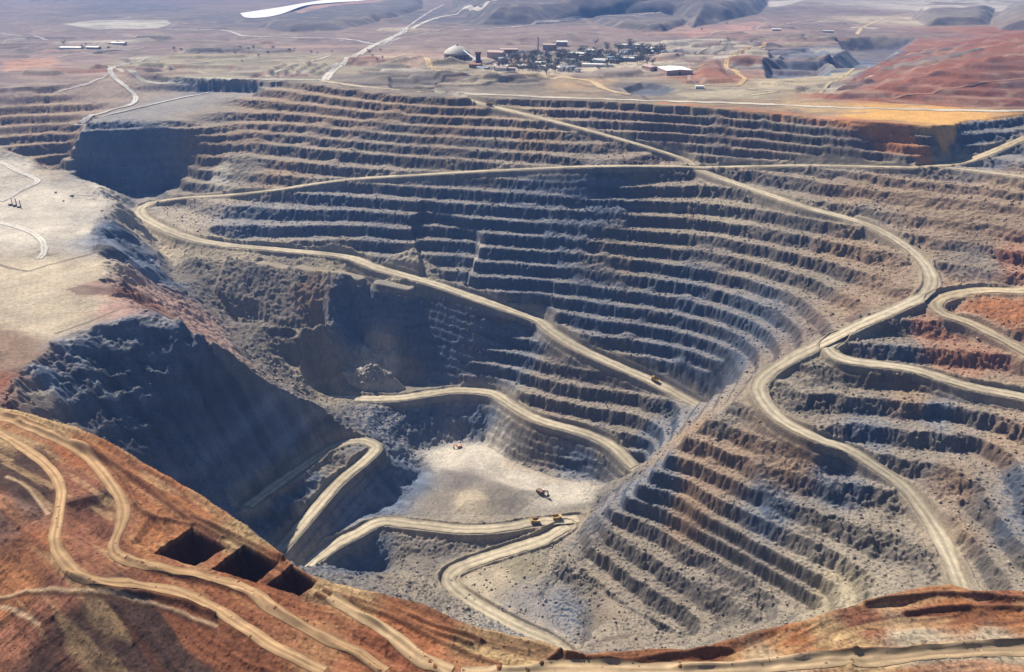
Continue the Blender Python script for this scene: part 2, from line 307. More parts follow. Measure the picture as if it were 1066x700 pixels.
# ------------------------------------------------------------------ fine grid
DU = 0.00135
uf = np.arange(-0.80, 0.80, DU)
wl = list(np.arange(math.log(215.0), math.log(2250.0), 0.00115))
w = wl[-1]
while w < math.log(7000): w += .0030; wl.append(w)
while w < math.log(26000): w += .03; wl.append(w)
wf = np.array(wl)
NR, NC = len(wf), len(uf)
FU, FW = np.meshgrid(uf.astype(np.float32), wf.astype(np.float32))
FD = np.exp(FW); X = FD * np.sin(FU); Y = FD * np.cos(FU)
Zb = samp(Zc, FU, FW).astype(np.float32)
Cx = Zc - 0
gi, gj = np.gradient(Zc); e = np.exp(WW) * CS
slope_c = blur(np.hypot(gi, gj) / e, 2)
SL = samp(slope_c, FU, FW).astype(np.float32)
INF = samp(INPIT.astype(np.float32), FU, FW)
inpit = INF > .5
ju = FU + .006 * fbm(X, Y, 60, 31) ; jw = FW + .006 * fbm(X, Y, 60, 37)
A5 = samp(Gc[..., :4], ju, jw)
colr = A5[..., :3].copy(); terr = A5[..., 3].copy()
ci = np.clip(np.round((jw - W0) / CS).astype(int), 0, NW - 1); cj = np.clip(np.round((ju - U0) / CS).astype(int), 0, NU - 1)
zone = Gc[ci, cj, 4].astype(np.int8)
del A5, ci, cj

# --- recess west of the buttress on the far wall, so the benches jog there
def pz(l): return [P(*q)[:2] for q in l]
jog = pz([(497,190,-112),(500,230,-180),(494,270,-250),(488,302,-304),(430,290,-286),(436,260,-235),(425,215,-170),(440,188,-130)])
dj, _ = polydist(X, Y, jog); mj = inpoly(X, Y, jog)
Zb = Zb - np.where(mj, 20 * np.clip(dj / 10, 0, 1), 0)

# --- rock relief and benches
B = 26.0
sl = np.clip(SL, 0, 1.3)
rough = np.clip((SL - .06) / .16, 0, 1)
zz = Zb + 2.6 * fbm(X, Y, 120, 3, 2) * rough
ramp_ = np.clip(.75 + .75 * vnoise(X, Y, 130, 15) + .3 * vnoise(X, Y, 35, 16), .12, 1.5)
zz += .72 * rough * (2.6 * vnoise(X, Y, 37, 11) + 1.7 * ramp_ * ridged(X, Y, 15, 13, 3) + 2.0 * ramp_ * vnoise(X, Y, 5.2, 19) + 1.3 * vnoise(X, Y, 2.9, 20) + 2.4 * np.round(vnoise(X + .4 * Y, Y - .4 * X, 17, 22) * 3.2) / 3.2 + 1.3 * np.round(vnoise(X - .3 * Y, Y + .3 * X, 7.5, 24) * 2.5) / 2.5)
flat = .62 + .12 * vnoise(X, Y, 110, 23) + .09 * vnoise(X, Y, 25, 29)
gpoly = pz([(122,208,-158),(104,230,-160),(98,250,-160),(111,294,-160),(135,321,-163),(170,318,-262),(182,300,-262),(182,275,-255),(165,250,-236),(145,222,-216)])
gd, _ = polydist(X, Y, gpoly); gm = inpoly(X, Y, gpoly); gs = -.42 * X + .9 * Y + 10 * vnoise(X, Y, 60, 171)
Zb = Zb + np.where(gm, 15 * np.clip(gd / 25, 0, 1) * (1 - 2 * np.abs(vnoise(gs, gs * 0, 38, 173))), 0)
bpoly = pz([(236,275,-251),(300,281,-264),(378,293,-281),(347,306,-292),(340,342,-330),(300,335,-317),(250,333,-311),(222,302,-272)])
bd_, _ = polydist(X, Y, bpoly); bm_ = inpoly(X, Y, bpoly); Zb = Zb + np.where(bm_, 16 * np.clip(bd_ / 7, 0, 1), 0)
flat = flat - .10 * sstep(1250, 1000, FD)
bphase = 3.5 * vnoise(X, Y, 400, 41)
BK = np.concatenate([[60.], np.arange(0, -112, -17.), np.arange(-125, -440, -22.), np.arange(-455, -760, -22.)])[::-1].astype(np.float32)
BQ = np.arange(len(BK), dtype=np.float32)
q = np.interp(zz + bphase, BK, BQ).astype(np.float32); k = np.floor(q); f = q - k
g = np.where(f < flat, .07 * f / flat, 0)
s = np.clip((f - flat) / (1 - flat), 0, 1)
g = np.where(f >= flat, .07 + .93 * np.interp(s, [0, .18, .3, .93, 1], [0, .07, .22, .97, 1]), g).astype(np.float32)
zt = np.interp(k + g, BQ, BK).astype(np.float32) - bphase
onface = np.where(f >= flat, np.clip(s * 8, 0, 1), 0).astype(np.float32) * terr * rough
terr = sstep(.12, .62, terr); tw = np.clip(terr + .25 * fbm(X, Y, 45, 43, 2) * (terr > .05) * (terr < .97), 0, 1) * rough * inpit
slump = sstep(.18, .5, fbm(X, Y, 95, 45, 3)) * (.55 + .45 * vnoise(X, Y, 300, 46))
tw = tw * (1 - .75 * np.clip(slump, 0, 1))
isc = zone == 4
smoothz = Zb + rough * inpit * np.clip(sl * 1.3, .3, 1.2) * ((6.0 + 5.0 * isc) * ridged(X, Y, 46, 51, 4) + 2.8 * ridged(X, Y, 10, 53, 2) + 1.6 * vnoise(X, Y, 4.2, 57))
al = .34 * X + .94 * Y; qs = (Zb + .42 * al + 8 * fbm(X, Y, 70, 61, 2)) / 34.0; ks = np.floor(qs); fs_ = qs - ks
sk_ = (ks + np.interp(fs_, [0, .35, .6, 1], [0, .15, .75, 1])) * 34.0 - .42 * al - 8 * fbm(X, Y, 70, 61, 2)
smoothz = np.where(isc, smoothz + .75 * (sk_ - Zb) * rough, smoothz).astype(np.float32)
Z = smoothz * (1 - tw) + zt * tw
# loose rock and small relief
Z += inpit * (.35 + 1.3 * rough) * .6 * vnoise(X, Y, 3.1, 61) + .3 * vnoise(X, Y, 9, 67) + inpit * rough * (.7 * np.maximum(0, vnoise(X, Y, 4.5, 71)) + 1.0 * np.maximum(0, vnoise(X, Y, 2.3, 73)))
Z = np.where(inpit, np.minimum(Z, Zb + .3 + 9 * np.clip(-Zb / 30, 0, 1)), Z)
outp = ~inpit
# the plain: shallow mounds, tracks and windrows
Z += outp * (FD > 1000) * (2.6 * fbm(X, Y, 160, 81, 3) + 1.2 * ridged(X, Y, 60, 83, 2) * (FD < 5000))
nearb = outp & (FD < 900)
Z += nearb * (1.6 * fbm(X, Y, 55, 91, 3) + .55 * ridged(X, Y, 14, 93, 3))

nb = np.nonzero((FD < 620) & outp)
nd, narc = polydist(X[nb], Y[nb], [p[:2] for p in near_w], False, np.concatenate([[0], np.cumsum([math.dist(near_w[i][:2], near_w[i + 1][:2]) for i in range(len(near_w) - 1)])]))
nwob = nd + 5 * vnoise(narc, nd, 60, 301)
Z[nb] += (.9 * ridged(nwob, narc * .10, 9, 303, 2) + .5 * ridged(nwob, narc * .16, 4, 305, 2)) * np.clip(nd / 6, 0, 1)
nfar = 1 - sstep(70, 150, nd)
tA = sstep(.15, .5, vnoise(nwob, narc * .08, 5.5, 307)); tB = sstep(.1, .5, vnoise(nwob, narc * .1, 4.2, 309)); tC = sstep(.2, .6, vnoise(nwob, narc * .05, 14, 311))
c_ = colr[nb]
for t_, cc, am in ((tA, (.105,.045,.03), .62), (tB, (.50,.34,.18), .42), (tC, (.30,.11,.05), .6)):
    c_ = c_ * (1 - am * (t_ * nfar)[:, None]) + np.array(cc, np.float32) * (am * (t_ * nfar)[:, None])
rill = ridged(narc + 4 * vnoise(narc, nd, 25, 321), nd * .12, 5.5, 323, 2); rm_ = sstep(75, 120, nd)
Z[nb] += rm_ * .8 * rill; c_ = c_ * (1 + .22 * rm_ * rill)[:, None]
spk = sstep(.45, .75, vnoise(X[nb], Y[nb], 1.9, 325)); c_ = c_ * (1 - .4 * spk[:, None]); Z[nb] += .25 * spk
st_ = vnoise(X[nb], Y[nb], 1.6, 313)
c_ = c_ * (.82 + .22 * st_ + .12 * vnoise(X[nb], Y[nb], .8, 315))[:, None]
colr[nb] = c_
def add_poly(pts, h, tan, wob=0, world=False, ztop=None):
    """raise (h>0) or dig (h<0) the inside of an outline with sides of slope tan"""
    global Z
    poly = pts if world else [P(a, b, 0)[:2] for a, b in pts]
    xs = [p[0] for p in poly]; ys = [p[1] for p in poly]
    rr = (X > min(xs)) & (X < max(xs)) & (Y > min(ys)) & (Y < max(ys))
    x, y = X[rr], Y[rr]
    m = inpoly(x, y, poly); d, _ = polydist(x, y, poly)
    if wob: d = d + wob * fbm(x, y, max(wob * 5, 25), 97, 3) * np.clip(d / wob, 0, 1)
    r = np.clip(d * tan / abs(h), 0, 1)
    if wob >= 8: r = r * (1.5 - .5 * r * r) * (1 + .12 * fbm(x, y, 200, 98, 3))
    r = np.where(m, r * abs(h), 0)
    Z[rr] += np.sign(h) * r
    return rr, m, d
def paint(rr, m, col, amt=1.0):
    sub = colr[rr]; sub[m] = sub[m] * (1 - amt) + np.array(col, np.float32) * amt; colr[rr] = sub
# waste dumps
rr, m, d = add_poly([(856,103),(885,86),(909,68),(945,54),(990,46),(1350,46),(1350,112),(1066,112),(1000,112)], 98, .165, 10)
sub = zone[rr]; sub[m] = 1; zone[rr] = sub
hz = Z[rr]; hq = hz / 12.0 + .4 * fbm(X[rr], Y[rr], 120, 99, 2); hk = np.floor(hq); hf = hq - hk
Z[rr] = np.where(m, (hk + np.interp(hf, [0, .55, .9, 1], [0, .12, .95, 1]) - .4 * fbm(X[rr], Y[rr], 120, 99, 2)) * 12.0, hz)
paint(rr, m, (.20,.078,.052), .85)
# heaps and scrapes scattered over the plain
hr = random.Random(11)
for k in range(150):
    px, py = hr.choice([(hr.uniform(0, 330), hr.uniform(40, 80)), (hr.uniform(680, 900), hr.uniform(20, 95)), (hr.uniform(380, 560), hr.uniform(60, 92)), (hr.uniform(0, 1066), hr.uniform(14, 90)), (hr.uniform(690, 880), hr.uniform(40, 70))])
    x0, y0, _ = P(px, py, 0); a = hr.uniform(18, 60); b = a * hr.uniform(1.2, 4); th = hr.uniform(-.5, .5)
    pl4 = [(x0 + math.cos(q) * b * (1 + .2 * hr.random()) * math.cos(th) - math.sin(q) * a * math.sin(th), y0 + math.cos(q) * b * math.sin(th) + math.sin(q) * a * (1 + .3 * hr.random()) * math.cos(th)) for q in np.linspace(0, 6.28, 9)[:-1]]
    hh = hr.choice([-7, 6, 8, 11, 5]) * hr.uniform(.6, 1.3)
    rr, m, d = add_poly(pl4, hh, hr.uniform(.4, .9), 2, True)
    paint(rr, m, hr.choice([PP, DK, T, PK, GB, OL, RD, PD]), hr.uniform(.4, .8))
for (pts, h, tan, c) in [
    ([(470,12),(500,27),(560,26),(610,20),(700,17),(720,30),(790,15),(800,4),(800,-12),(470,-12)], 75, .62, DK),
    ([(268,29),(300,34),(352,32),(400,22),(440,9),(440,-1),(400,5),(340,10),(300,19)], 26, .4, DK),
    ([(612,22),(640,30),(690,34),(720,24),(690,17)], 25, .5, DK),
    ([(948,20),(965,28),(1030,26),(1036,10),(960,8)], 35, .6, GB),
    ([(1032,22),(1040,32),(1200,34),(1200,6),(1050,6)], 42, .45, G),
    ([(575,16),(600,20),(640,19),(690,14),(690,2),(580,2)], 20, .5, DK),
    ([(410,42),(470,47),(560,47),(620,42),(640,36),(560,30),(440,34)], 14, .12, PP)]:
    rr, m, d = add_poly(pts, h, tan * .8, 40)
    paint(rr, m, c, .85)
    sub = zone[rr]; sub[m & (d > 4)] = 1; zone[rr] = sub
for (pts, c) in [([(64,25),(100,21),(175,21),(180,25),(165,30),(100,31)], (.44,.42,.35)), ([(0,66),(25,61),(58,60),(62,66),(30,73),(0,75)], (.40,.23,.15)), ([(706,34),(740,28),(790,22),(800,26),(770,33),(720,41)], (.38,.22,.18)),
    ([(956,13),(1030,10),(1034,12),(1000,15),(960,16)], (.48,.42,.36)), ([(777,83),(870,76),(905,72),(870,90),(845,98),(790,93)], (.40,.34,.23)), ([(700,98),(770,93),(800,98),(790,103),(720,104)], (.38,.33,.23)), ([(600,84),(650,83),(640,88),(600,92)], (.42,.28,.16)),
    ([(440,80),(560,83),(600,80),(590,74),(520,75),(450,72)], (.42,.35,.25)), ([(290,62),(330,58),(345,62),(325,72),(300,76)], (.34,.30,.21)), ([(170,70),(230,66),(245,70),(190,77)], (.31,.275,.20)), ([(400,66),(440,60),(450,68),(430,74)], (.38,.27,.20)),
    ([(795,2),(840,0),(820,6),(800,8)], (.5,.46,.40)), ([(300,8),(345,2),(400,0),(390,6),(350,10),(310,14)], (.40,.24,.18)), ([(555,8),(590,6),(610,12),(570,16)], (.10,.10,.12))]:
    poly = [P(a, b, 0)[:2] for a, b in pts]; xs = [p[0] for p in poly]; ys = [p[1] for p in poly]
    rr = np.nonzero((X > min(xs)) & (X < max(xs)) & (Y > min(ys)) & (Y < max(ys)) & outp)
    m = inpoly(X[rr], Y[rr], poly); d, _ = polydist(X[rr], Y[rr], poly); t = (m * np.clip(d / 14 + .4 * vnoise(X[rr], Y[rr], 40, 191), 0, 1) * .8)[:, None]
    colr[rr] = colr[rr] * (1 - t) + np.array(c, np.float32) * t
# small pits of the plain
for pts, h, tan in [([(868,41),(905,38),(955,40),(925,62),(905,71),(870,72),(852,63),(880,54)], -45, .8), ([(793,67),(815,63),(862,64),(866,81),(797,82)], -30, 1.0),
                    ([(795,52),(840,50),(866,55),(850,62),(800,62)], -14, .8), ([(648,92),(668,85),(690,88),(704,92),(690,100),(660,99)], -14, .9), ([(404,82),(440,80),(470,86),(440,93),(404,92)], -8, .8),
                    ([(724,83),(726,68),(750,67),(756,78),(768,87),(730,88)], 9, .5)]:
    rr, m, d = add_poly(pts, h, tan, 3); paint(rr, m, BG if h < -10 else RD if h > 0 else GB, .7)
# furrowed stockyard beside the far road
for k in range(5):
    a = 268 + 14 * k
    add_poly([(a, 79), (a + 26, 67), (a + 32, 68), (a + 8, 80)], 7, .8)
rr, m, d = add_poly([P(a, b, -448)[:2] for a, b in [(358,405),(374,398),(394,394),(412,397),(424,404),(404,409),(378,410)]], 44, 1.5, 3, True); paint(rr, m, (.40,.37,.32), .85)
# mound on the pit floor
rr, m, d = add_poly([P(a, b, -522)[:2] for a, b in [(451,486),(502,492),(570,512),(536,536),(471,540),(458,512)]], 10, .35, 3, True)
# cut cells in the near bank
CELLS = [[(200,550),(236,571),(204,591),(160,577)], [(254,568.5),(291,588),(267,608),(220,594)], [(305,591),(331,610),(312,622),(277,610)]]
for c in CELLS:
    rr, m, d = add_poly(c, -60, 4.5, 1.3); paint(rr, m & (d > .6), (.10,.045,.028), .9)  # cell insides painted dark, putting their deep shadow into the colour
add_poly([(156,540),(187,552),(159,573),(135,567)], -3, .8)
# the near bank's slopes
add_poly([(60,585),(88,600),(135,612),(176,619),(216,635),(250,656),(287,679),(338,703),(420,760),(300,900),(-200,900),(-300,560),(0,560),(40,560)], -60, .5, 2)
rr, m, d = add_poly([(68,524),(112,512),(122,535),(118,556),(110,575),(82,566),(68,556)], -4, .6, 3)
add_poly([(-60,470),(0,473),(36,486),(52,508),(44,540),(0,560),(-80,560)], 8, .5, 3)
rr, m, d = add_poly([(346,644),(372,655),(420,676),(450,700),(430,706),(395,690),(356,660)], -7, .6, 1)
# windrows on the near bank
def ridge(pts, h, wd, z0=0, col=None, world=False):
    global Z
    pl = np.array(pts) if world else catmull([P(a, b, z0) for a, b in pts], 4.0)
    x0, x1, y0, y1 = pl[:, 0].min() - 30, pl[:, 0].max() + 30, pl[:, 1].min() - 30, pl[:, 1].max() + 30
    rr = (X > x0) & (X < x1) & (Y > y0) & (Y < y1)
    d, _ = polydist(X[rr], Y[rr], pl, False)
    wob = 1 + .35 * vnoise(X[rr], Y[rr], 9, 3)
    Z[rr] += h * np.exp(-(d / wd) ** 2) * wob
    if col is not None: paint(rr, d < wd, col, .6)
NR_ = [a for a in NEAR_RIM if -60 < a[0] < 1150]
ridge([(a, b + 4) for a, b in NR_], 2.2, 3.0)
for l in ([(0,432),(44,446),(98,474),(128,500),(150,535),(200,548)], [(20,440),(84,468),(140,500),(180,530),(232,562)], [(60,452),(110,480),(160,510),(205,540),(250,562),(295,586)],
          [(133,582),(170,597),(216,608),(262,622),(300,645),(350,672),(395,700)], [(70,597),(110,611),(150,618),(190,626),(225,642)], [(338,618),(394,634),(440,655),(490,672)], [(330,622),(372,640),(420,668),(455,698)],
          [(583,683),(560,694),(520,697)], [(590,686),(640,690),(688,686),(760,678)], [(706,697),(807,690),(895,680),(985,674),(1066,668)], [(900,632),(945,624),(985,621),(1066,626)], [(940,640),(990,634),(1066,634)],
          [(390,628),(440,648),(500,668)], [(365,628),(420,650),(480,678),(520,692)]):
    ridge(l, 2.3, 1.5, 0, (.15,.065,.035))
ridge([(884,700),(886,690),(888,680)], 1.5, 2.2)

for (l, h_, w_) in [([(282,399,-304),(262,418,-330),(243,436,-352)], 24, 13), ([(324,420,-360),(310,438,-384),(298,456,-402)], 26, 12), ([(209,357,-205),(196,378,-240)], 14, 12), ([(276,400,-304),(282,398.5,-302)], 8, 8), ([(322,419,-360),(326,420,-362)], 10, 8)]:
    ridge(dens([P(*q) for q in l])[::8], h_, w_, world=True)
RMASK = np.zeros(X.shape, bool)
# --- carve the roads
PADS = [[(272,273,-252),(298,278,-258)], [(312,277,-262),(345,285,-270)], [(352,283,-270),(376,289,-276)], [(395,293,-283),(425,299,-292)]]
def carve(pl, hw, berm=3.2, tan_up=2.2, tan_dn=1.6):
    global Z, colr
    x0, x1, y0, y1 = pl[:, 0].min() - 60, pl[:, 0].max() + 60, pl[:, 1].min() - 60, pl[:, 1].max() + 60
    rr = np.nonzero((X > x0) & (X < x1) & (Y > y0) & (Y < y1))
    step = pl[::2] if len(pl) > 12 else pl
    step = np.vstack([step, pl[-1:]])
    d, zr = polydist(X[rr], Y[rr], step, False, step[:, 2])
    z = Z[rr]; dd = d - hw - 2.0
    xx, yy = X[rr], Y[rr]; nz = (3.4 * ridged(xx, yy, 15, 401, 3) + 2.2 * vnoise(xx, yy, 5, 403) + 5 * vnoise(xx, yy, 40, 405)) * np.clip(dd / 10, 0, 1) * .6
    fill = np.clip(dd, 0, 400) * tan_dn; fb = fill / 13.0; fill = (np.floor(fb) + np.interp(fb - np.floor(fb), [0, .55, .8, 1], [0, .75, .97, 1])) * 13.0
    zc = np.clip(z, zr - fill - .9 + np.minimum(nz, .6 * np.clip(dd, 0, 99)), zr + np.clip(dd, 0, 400) * tan_up + nz)
    z = np.where(dd > 0, zc, zr - .9)
    low = (z < zr + 1.5) & (dd > -1)
    bm = berm * np.exp(-((dd - 1.8) / 1.9) ** 2) * (1 + .3 * vnoise(X[rr], Y[rr], 11, 5))
    z = z + np.where(dd > -1.5, bm, 0)
    Z[rr] = z; RMASK[rr] |= dd < 3
    t = np.clip(1 - (dd - 1) / 13 + .35 * vnoise(xx, yy, 8, 407), 0, 1)[:, None] * .62
    c = colr[rr]; colr[rr] = c * (1 - t) + np.array((.33,.28,.20), np.float32) * t
    o = terr[rr]; onf = onface[rr]; onface[rr] = onf * sstep(0, 8, dd)
for q_ in PADS: carve(dens([P(*a) for a in q_])[::6], 9, 0.6)
for kname, pl in RP.items():
    carve(pl, ROAD_W[kname] / 2)

# --- colour
gz0, gz1 = np.gradient(Z)
st = np.hypot(gz0 / np.gradient(FD, axis=0), gz1 / (FD * DU))
st = np.where(FD < 7000, st, 0)
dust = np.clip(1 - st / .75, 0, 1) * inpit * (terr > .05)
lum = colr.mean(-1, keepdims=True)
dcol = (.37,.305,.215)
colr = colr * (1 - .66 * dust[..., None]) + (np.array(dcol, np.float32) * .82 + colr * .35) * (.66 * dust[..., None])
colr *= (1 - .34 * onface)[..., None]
# strata and staining (colour of the rock itself), plus the buttress's sunlit side painted in as a paler strip
band = vnoise(Z * 1.0 + 6 * vnoise(X, Y, 60, 3), X * .05, 9, 101)
colr *= (1 + (.14 * band * np.clip(st, 0, 1))[..., None])
cb = vnoise(Z * 1.0 + .45 * X - .2 * Y + 5 * vnoise(X, Y, 50, 131), X * .03, 16, 133); colr *= np.where(zone == 4, 1 + .38 * cb + .28 * vnoise(.34 * X + .94 * Y, (.94 * X - .34 * Y) * .12, 11, 135), 1)[..., None]
def paintline(pts, w_, col, amt):
    p_ = dens([P(*q) for q in pts])[::4]
    rr = np.nonzero((X > p_[:, 0].min() - 40) & (X < p_[:, 0].max() + 40) & (Y > p_[:, 1].min() - 40) & (Y < p_[:, 1].max() + 40))
    d, _ = polydist(X[rr], Y[rr], p_, False); t = (np.clip(1.4 - d / w_ + .5 * vnoise(X[rr], Y[rr], 25, 141), 0, 1) * amt)[:, None]
    colr[rr] = colr[rr] * (1 - t) + np.array(col, np.float32) * t
for l in ([(4,641,-26),(60,646,-27),(130,656,-27),(190,673,-28),(240,698,-30)], [(-10,660,-40),(30,676,-40),(62,698,-42)], [(8,500,5),(30,508,5),(50,530,4)]): paintline(l, 1.1, (.48,.35,.23), .75)
for l in ([(2,645,-27),(60,650,-28),(130,660,-28),(188,677,-30),(236,702,-31)], [(200,540,0),(250,568,0),(300,600,0)]): paintline(l, 1.3, (.06,.03,.02), .8)
pr = random.Random(19)
for k in range(190):
    px, py = pr.choice([(pr.uniform(-10, 420), pr.uniform(30, 84)), (pr.uniform(400, 720), pr.uniform(24, 98)), (pr.uniform(690, 960), pr.uniform(14, 104)), (pr.uniform(0, 1066), pr.uniform(8, 60))])
    L_ = pr.uniform(8, 45); sl_ = pr.uniform(-.14, .10)
    if pr.random() < .2: sl_ = pr.uniform(-.8, .8); L_ *= .4
    paintline([(px, py, 0), (px + L_ * .5, py + L_ * .5 * sl_ + pr.uniform(-1, 1), 0), (px + L_, py + L_ * sl_, 0)], pr.uniform(3, 8), pr.choice([(.05,.045,.05), (.07,.06,.06), (.46,.40,.32), (.42,.36,.28), (.10,.085,.08)]), pr.uniform(.4, .8))
paintline([(500,205,-135),(501,230,-180),(495,268,-250),(490,290,-290)], 7, (.38,.34,.28), .7)  # paler strip paints the sunlit side of the buttress into the colour
for l in ([(690,126,-38),(800,135,-38),(875,143,-36),(965,154,-36)], [(760,142,-62),(840,149,-60),(940,160,-55)]): paintline(l, 13, (.40,.17,.075), .8)
n1 = fbm(X, Y, 140, 103, 4); n2 = fbm(X, Y, 18, 107, 3); n3 = vnoise(X, Y, 4.5, 109)
colr *= (1 + .16 * n1 + .16 * n2 + .10 * n3)[..., None]
rust = np.clip(fbm(X, Y, 70, 113, 3) * 1.6 - .25, 0, 1) * inpit * np.clip(terr * 1.3, 0, 1)
colr = colr * (1 - .20 * rust[..., None]) + np.array((.26,.17,.105), np.float32) * (.20 * rust[..., None])
dp = inpoly(X, Y, pz([(0,288,-160),(70,284,-160),(112,300,-160),(120,325,-162),(60,342,-160),(0,336,-160)])) & (zone == 3)
gx = .9 * X + .42 * Y; gy = -.42 * X + .9 * Y
dots = np.exp(-(((gx % 8.5) - 4.25) ** 2 + ((gy % 10) - 5) ** 2) / 2.6); colr = colr * (1 - .2 * (dots * dp))[..., None]
colr = np.where((zone == 3)[..., None], colr * (1 + .30 * fbm(X, Y, 45, 181, 4))[..., None], colr)
for l in ([(-20,270,-158),(10,280,-159),(30,283,-159),(50,276,-159),(75,270,-160),(102,263,-160)], [(40,262,-159),(52,266,-159),(62,263,-159)], [(125,322,-163),(90,336,-160),(60,347,-160)]): paintline(l, 3.2, (.13,.11,.09), .8)
# plain: scrub, bare pans and old tracks
pl_ = outp & (FD > 1500)
scrub = np.clip(fbm(X, Y, 220, 131, 4) * 2.2, 0, 1) * pl_
colr = colr * (1 - .45 * scrub[..., None]) + np.array((.115,.10,.09), np.float32) * (.45 * scrub[..., None])
pan = np.clip(ridged(X * .6, Y * 1.0, 75, 137, 4) * 2.6 - 1.0, 0, 1) * pl_
dk_ = np.clip(ridged(X * .5 + 300, Y, 90, 151, 4) * 2.6 - 1.15, 0, 1) * pl_
colr = colr * (1 - .5 * dk_[..., None]) + np.array((.085,.075,.08), np.float32) * (.5 * dk_[..., None])
colr = colr * (1 - .35 * pan[..., None]) + np.array((.36,.30,.23), np.float32) * (.35 * pan[..., None])
# near bank: graded streaks that follow the bank
colr = np.clip(colr, .012, .7)

# ------------------------------------------------------------------ height look-up for objects
def gz(x, y):
    u = math.atan2(x, y); w = math.log(math.hypot(x, y))
    j = (u - uf[0]) / DU; i = float(np.interp(w, wf, np.arange(NR)))
    i0 = min(int(i), NR - 2); j0 = min(max(int(j), 0), NC - 2); a = i - i0; b = j - j0
    return float((Z[i0, j0] * (1 - a) + Z[i0 + 1, j0] * a) * (1 - b) + (Z[i0, j0 + 1] * (1 - a) + Z[i0 + 1, j0 + 1] * a) * b)
def hit(px, py, z0):
    """ground point seen at a spot of the photograph, found from a guessed height"""
    z = z0
    for _ in range(25):
        p = P(px, py, z); z = .5 * z + .5 * gz(p[0], p[1])
    return P(px, py, z)

def march(px, py, t0=400.0, t1=2600.0):
    """first spot of the finished ground seen at a spot of the photograph"""
    dx, dy, dz = ray(px, py); t = t0
    while t < t1:
        x, y, z = t * dx, t * dy, H + t * dz
        if z < gz(x, y): return (x, y, gz(x, y))
        t += 2.5
    return P(px, py, 0)
# ------------------------------------------------------------------ materials
def nodes(name):
    m = bpy.data.materials.new(name); m.use_nodes = True
    nt = m.node_tree; b = nt.nodes['Principled BSDF']
    return m, nt, b
def terrain_mat(name, bump=.6, spec=.15, scale=.35):
    m, nt, b = nodes(name); N = nt.nodes.new; L = nt.links.new
    at = N('ShaderNodeAttribute'); at.attribute_name = 'soil'
    ge = N('ShaderNodeNewGeometry')
    n1 = N('ShaderNodeTexNoise'); n1.inputs['Scale'].default_value = scale; n1.inputs['Detail'].default_value = 6; n1.inputs['Roughness'].default_value = .68
    L(ge.outputs['Position'], n1.inputs['Vector'])
    mr = N('ShaderNodeMapRange'); mr.inputs[1].default_value = .3; mr.inputs[2].default_value = .7; mr.inputs[3].default_value = .68; mr.inputs[4].default_value = 1.32
    L(n1.outputs['Fac'], mr.inputs[0])
    mx = N('ShaderNodeVectorMath'); mx.operation = 'SCALE'
    L(at.outputs['Color'], mx.inputs[0]); L(mr.outputs[0], mx.inputs['Scale'])
    L(mx.outputs[0], b.inputs['Base Color'])
    bp = N('ShaderNodeBump'); bp.inputs['Strength'].default_value = bump; bp.inputs['Distance'].default_value = 1.6
    L(n1.outputs['Fac'], bp.inputs['Height']); L(bp.outputs[0], b.inputs['Normal'])
    b.inputs['Roughness'].default_value = .95; b.inputs['Specular IOR Level'].default_value = spec
    return m
M_ROCK = terrain_mat('rock', .8); M_SOIL = terrain_mat('soil', .45, .12, .25); M_BANK = terrain_mat('red earth', .5, .12, .7)
def plain_mat(name, col, rough=.8, metal=0, var=.15, scale=.6, bump=0):
    m, nt, b = nodes(name); N = nt.nodes.new; L = nt.links.new
    ge = N('ShaderNodeNewGeometry'); n1 = N('ShaderNodeTexNoise'); n1.inputs['Scale'].default_value = scale; n1.inputs['Detail'].default_value = 5
    L(ge.outputs['Position'], n1.inputs['Vector'])
    cr = N('ShaderNodeMix'); cr.data_type = 'RGBA'
    cr.inputs[6].default_value = tuple(c * (1 - var) for c in col) + (1,); cr.inputs[7].default_value = tuple(min(1, c * (1 + var)) for c in col) + (1,)
    L(n1.outputs['Fac'], cr.inputs[0]); L(cr.outputs[2], b.inputs['Base Color'])
    b.inputs['Roughness'].default_value = rough; b.inputs['Metallic'].default_value = metal
    if bump:
        bp = N('ShaderNodeBump'); bp.inputs['Strength'].default_value = bump; L(n1.outputs['Fac'], bp.inputs['Height']); L(bp.outputs[0], b.inputs['Normal'])
    return m
MT = {}
for nme, c, r, me_ in [('yellow paint',(.36,.24,.07),.5,0),('dark steel',(.06,.06,.065),.5,.5),('rubber',(.02,.02,.02),.9,0),('white paint',(.75,.74,.70),.6,0),('glass',(.03,.04,.05),.1,0),('grey steel',(.30,.31,.32),.5,.3),
        ('rusty steel',(.22,.12,.08),.8,.1),('pale sheet',(.62,.61,.57),.55,.1),('concrete',(.40,.38,.35),.9,0),('bark',(.10,.075,.055),.95,0),('leaves',(.115,.118,.095),.9,0),('dry leaves',(.14,.125,.10),.9,0),('boulder',(.27,.25,.22),.95,0),
        ('dome sheet',(.44,.42,.37),.7,0),('blue sheet',(.16,.22,.30),.6,.1),('salt',(.70,.70,.69),.9,0),('pink sheet',(.42,.30,.27),.7,0),('orange paint',(.55,.18,.05),.5,0),('dust red',(.3,.15,.09),.9,0)]:
    MT[nme] = plain_mat(nme, c, r, me_)

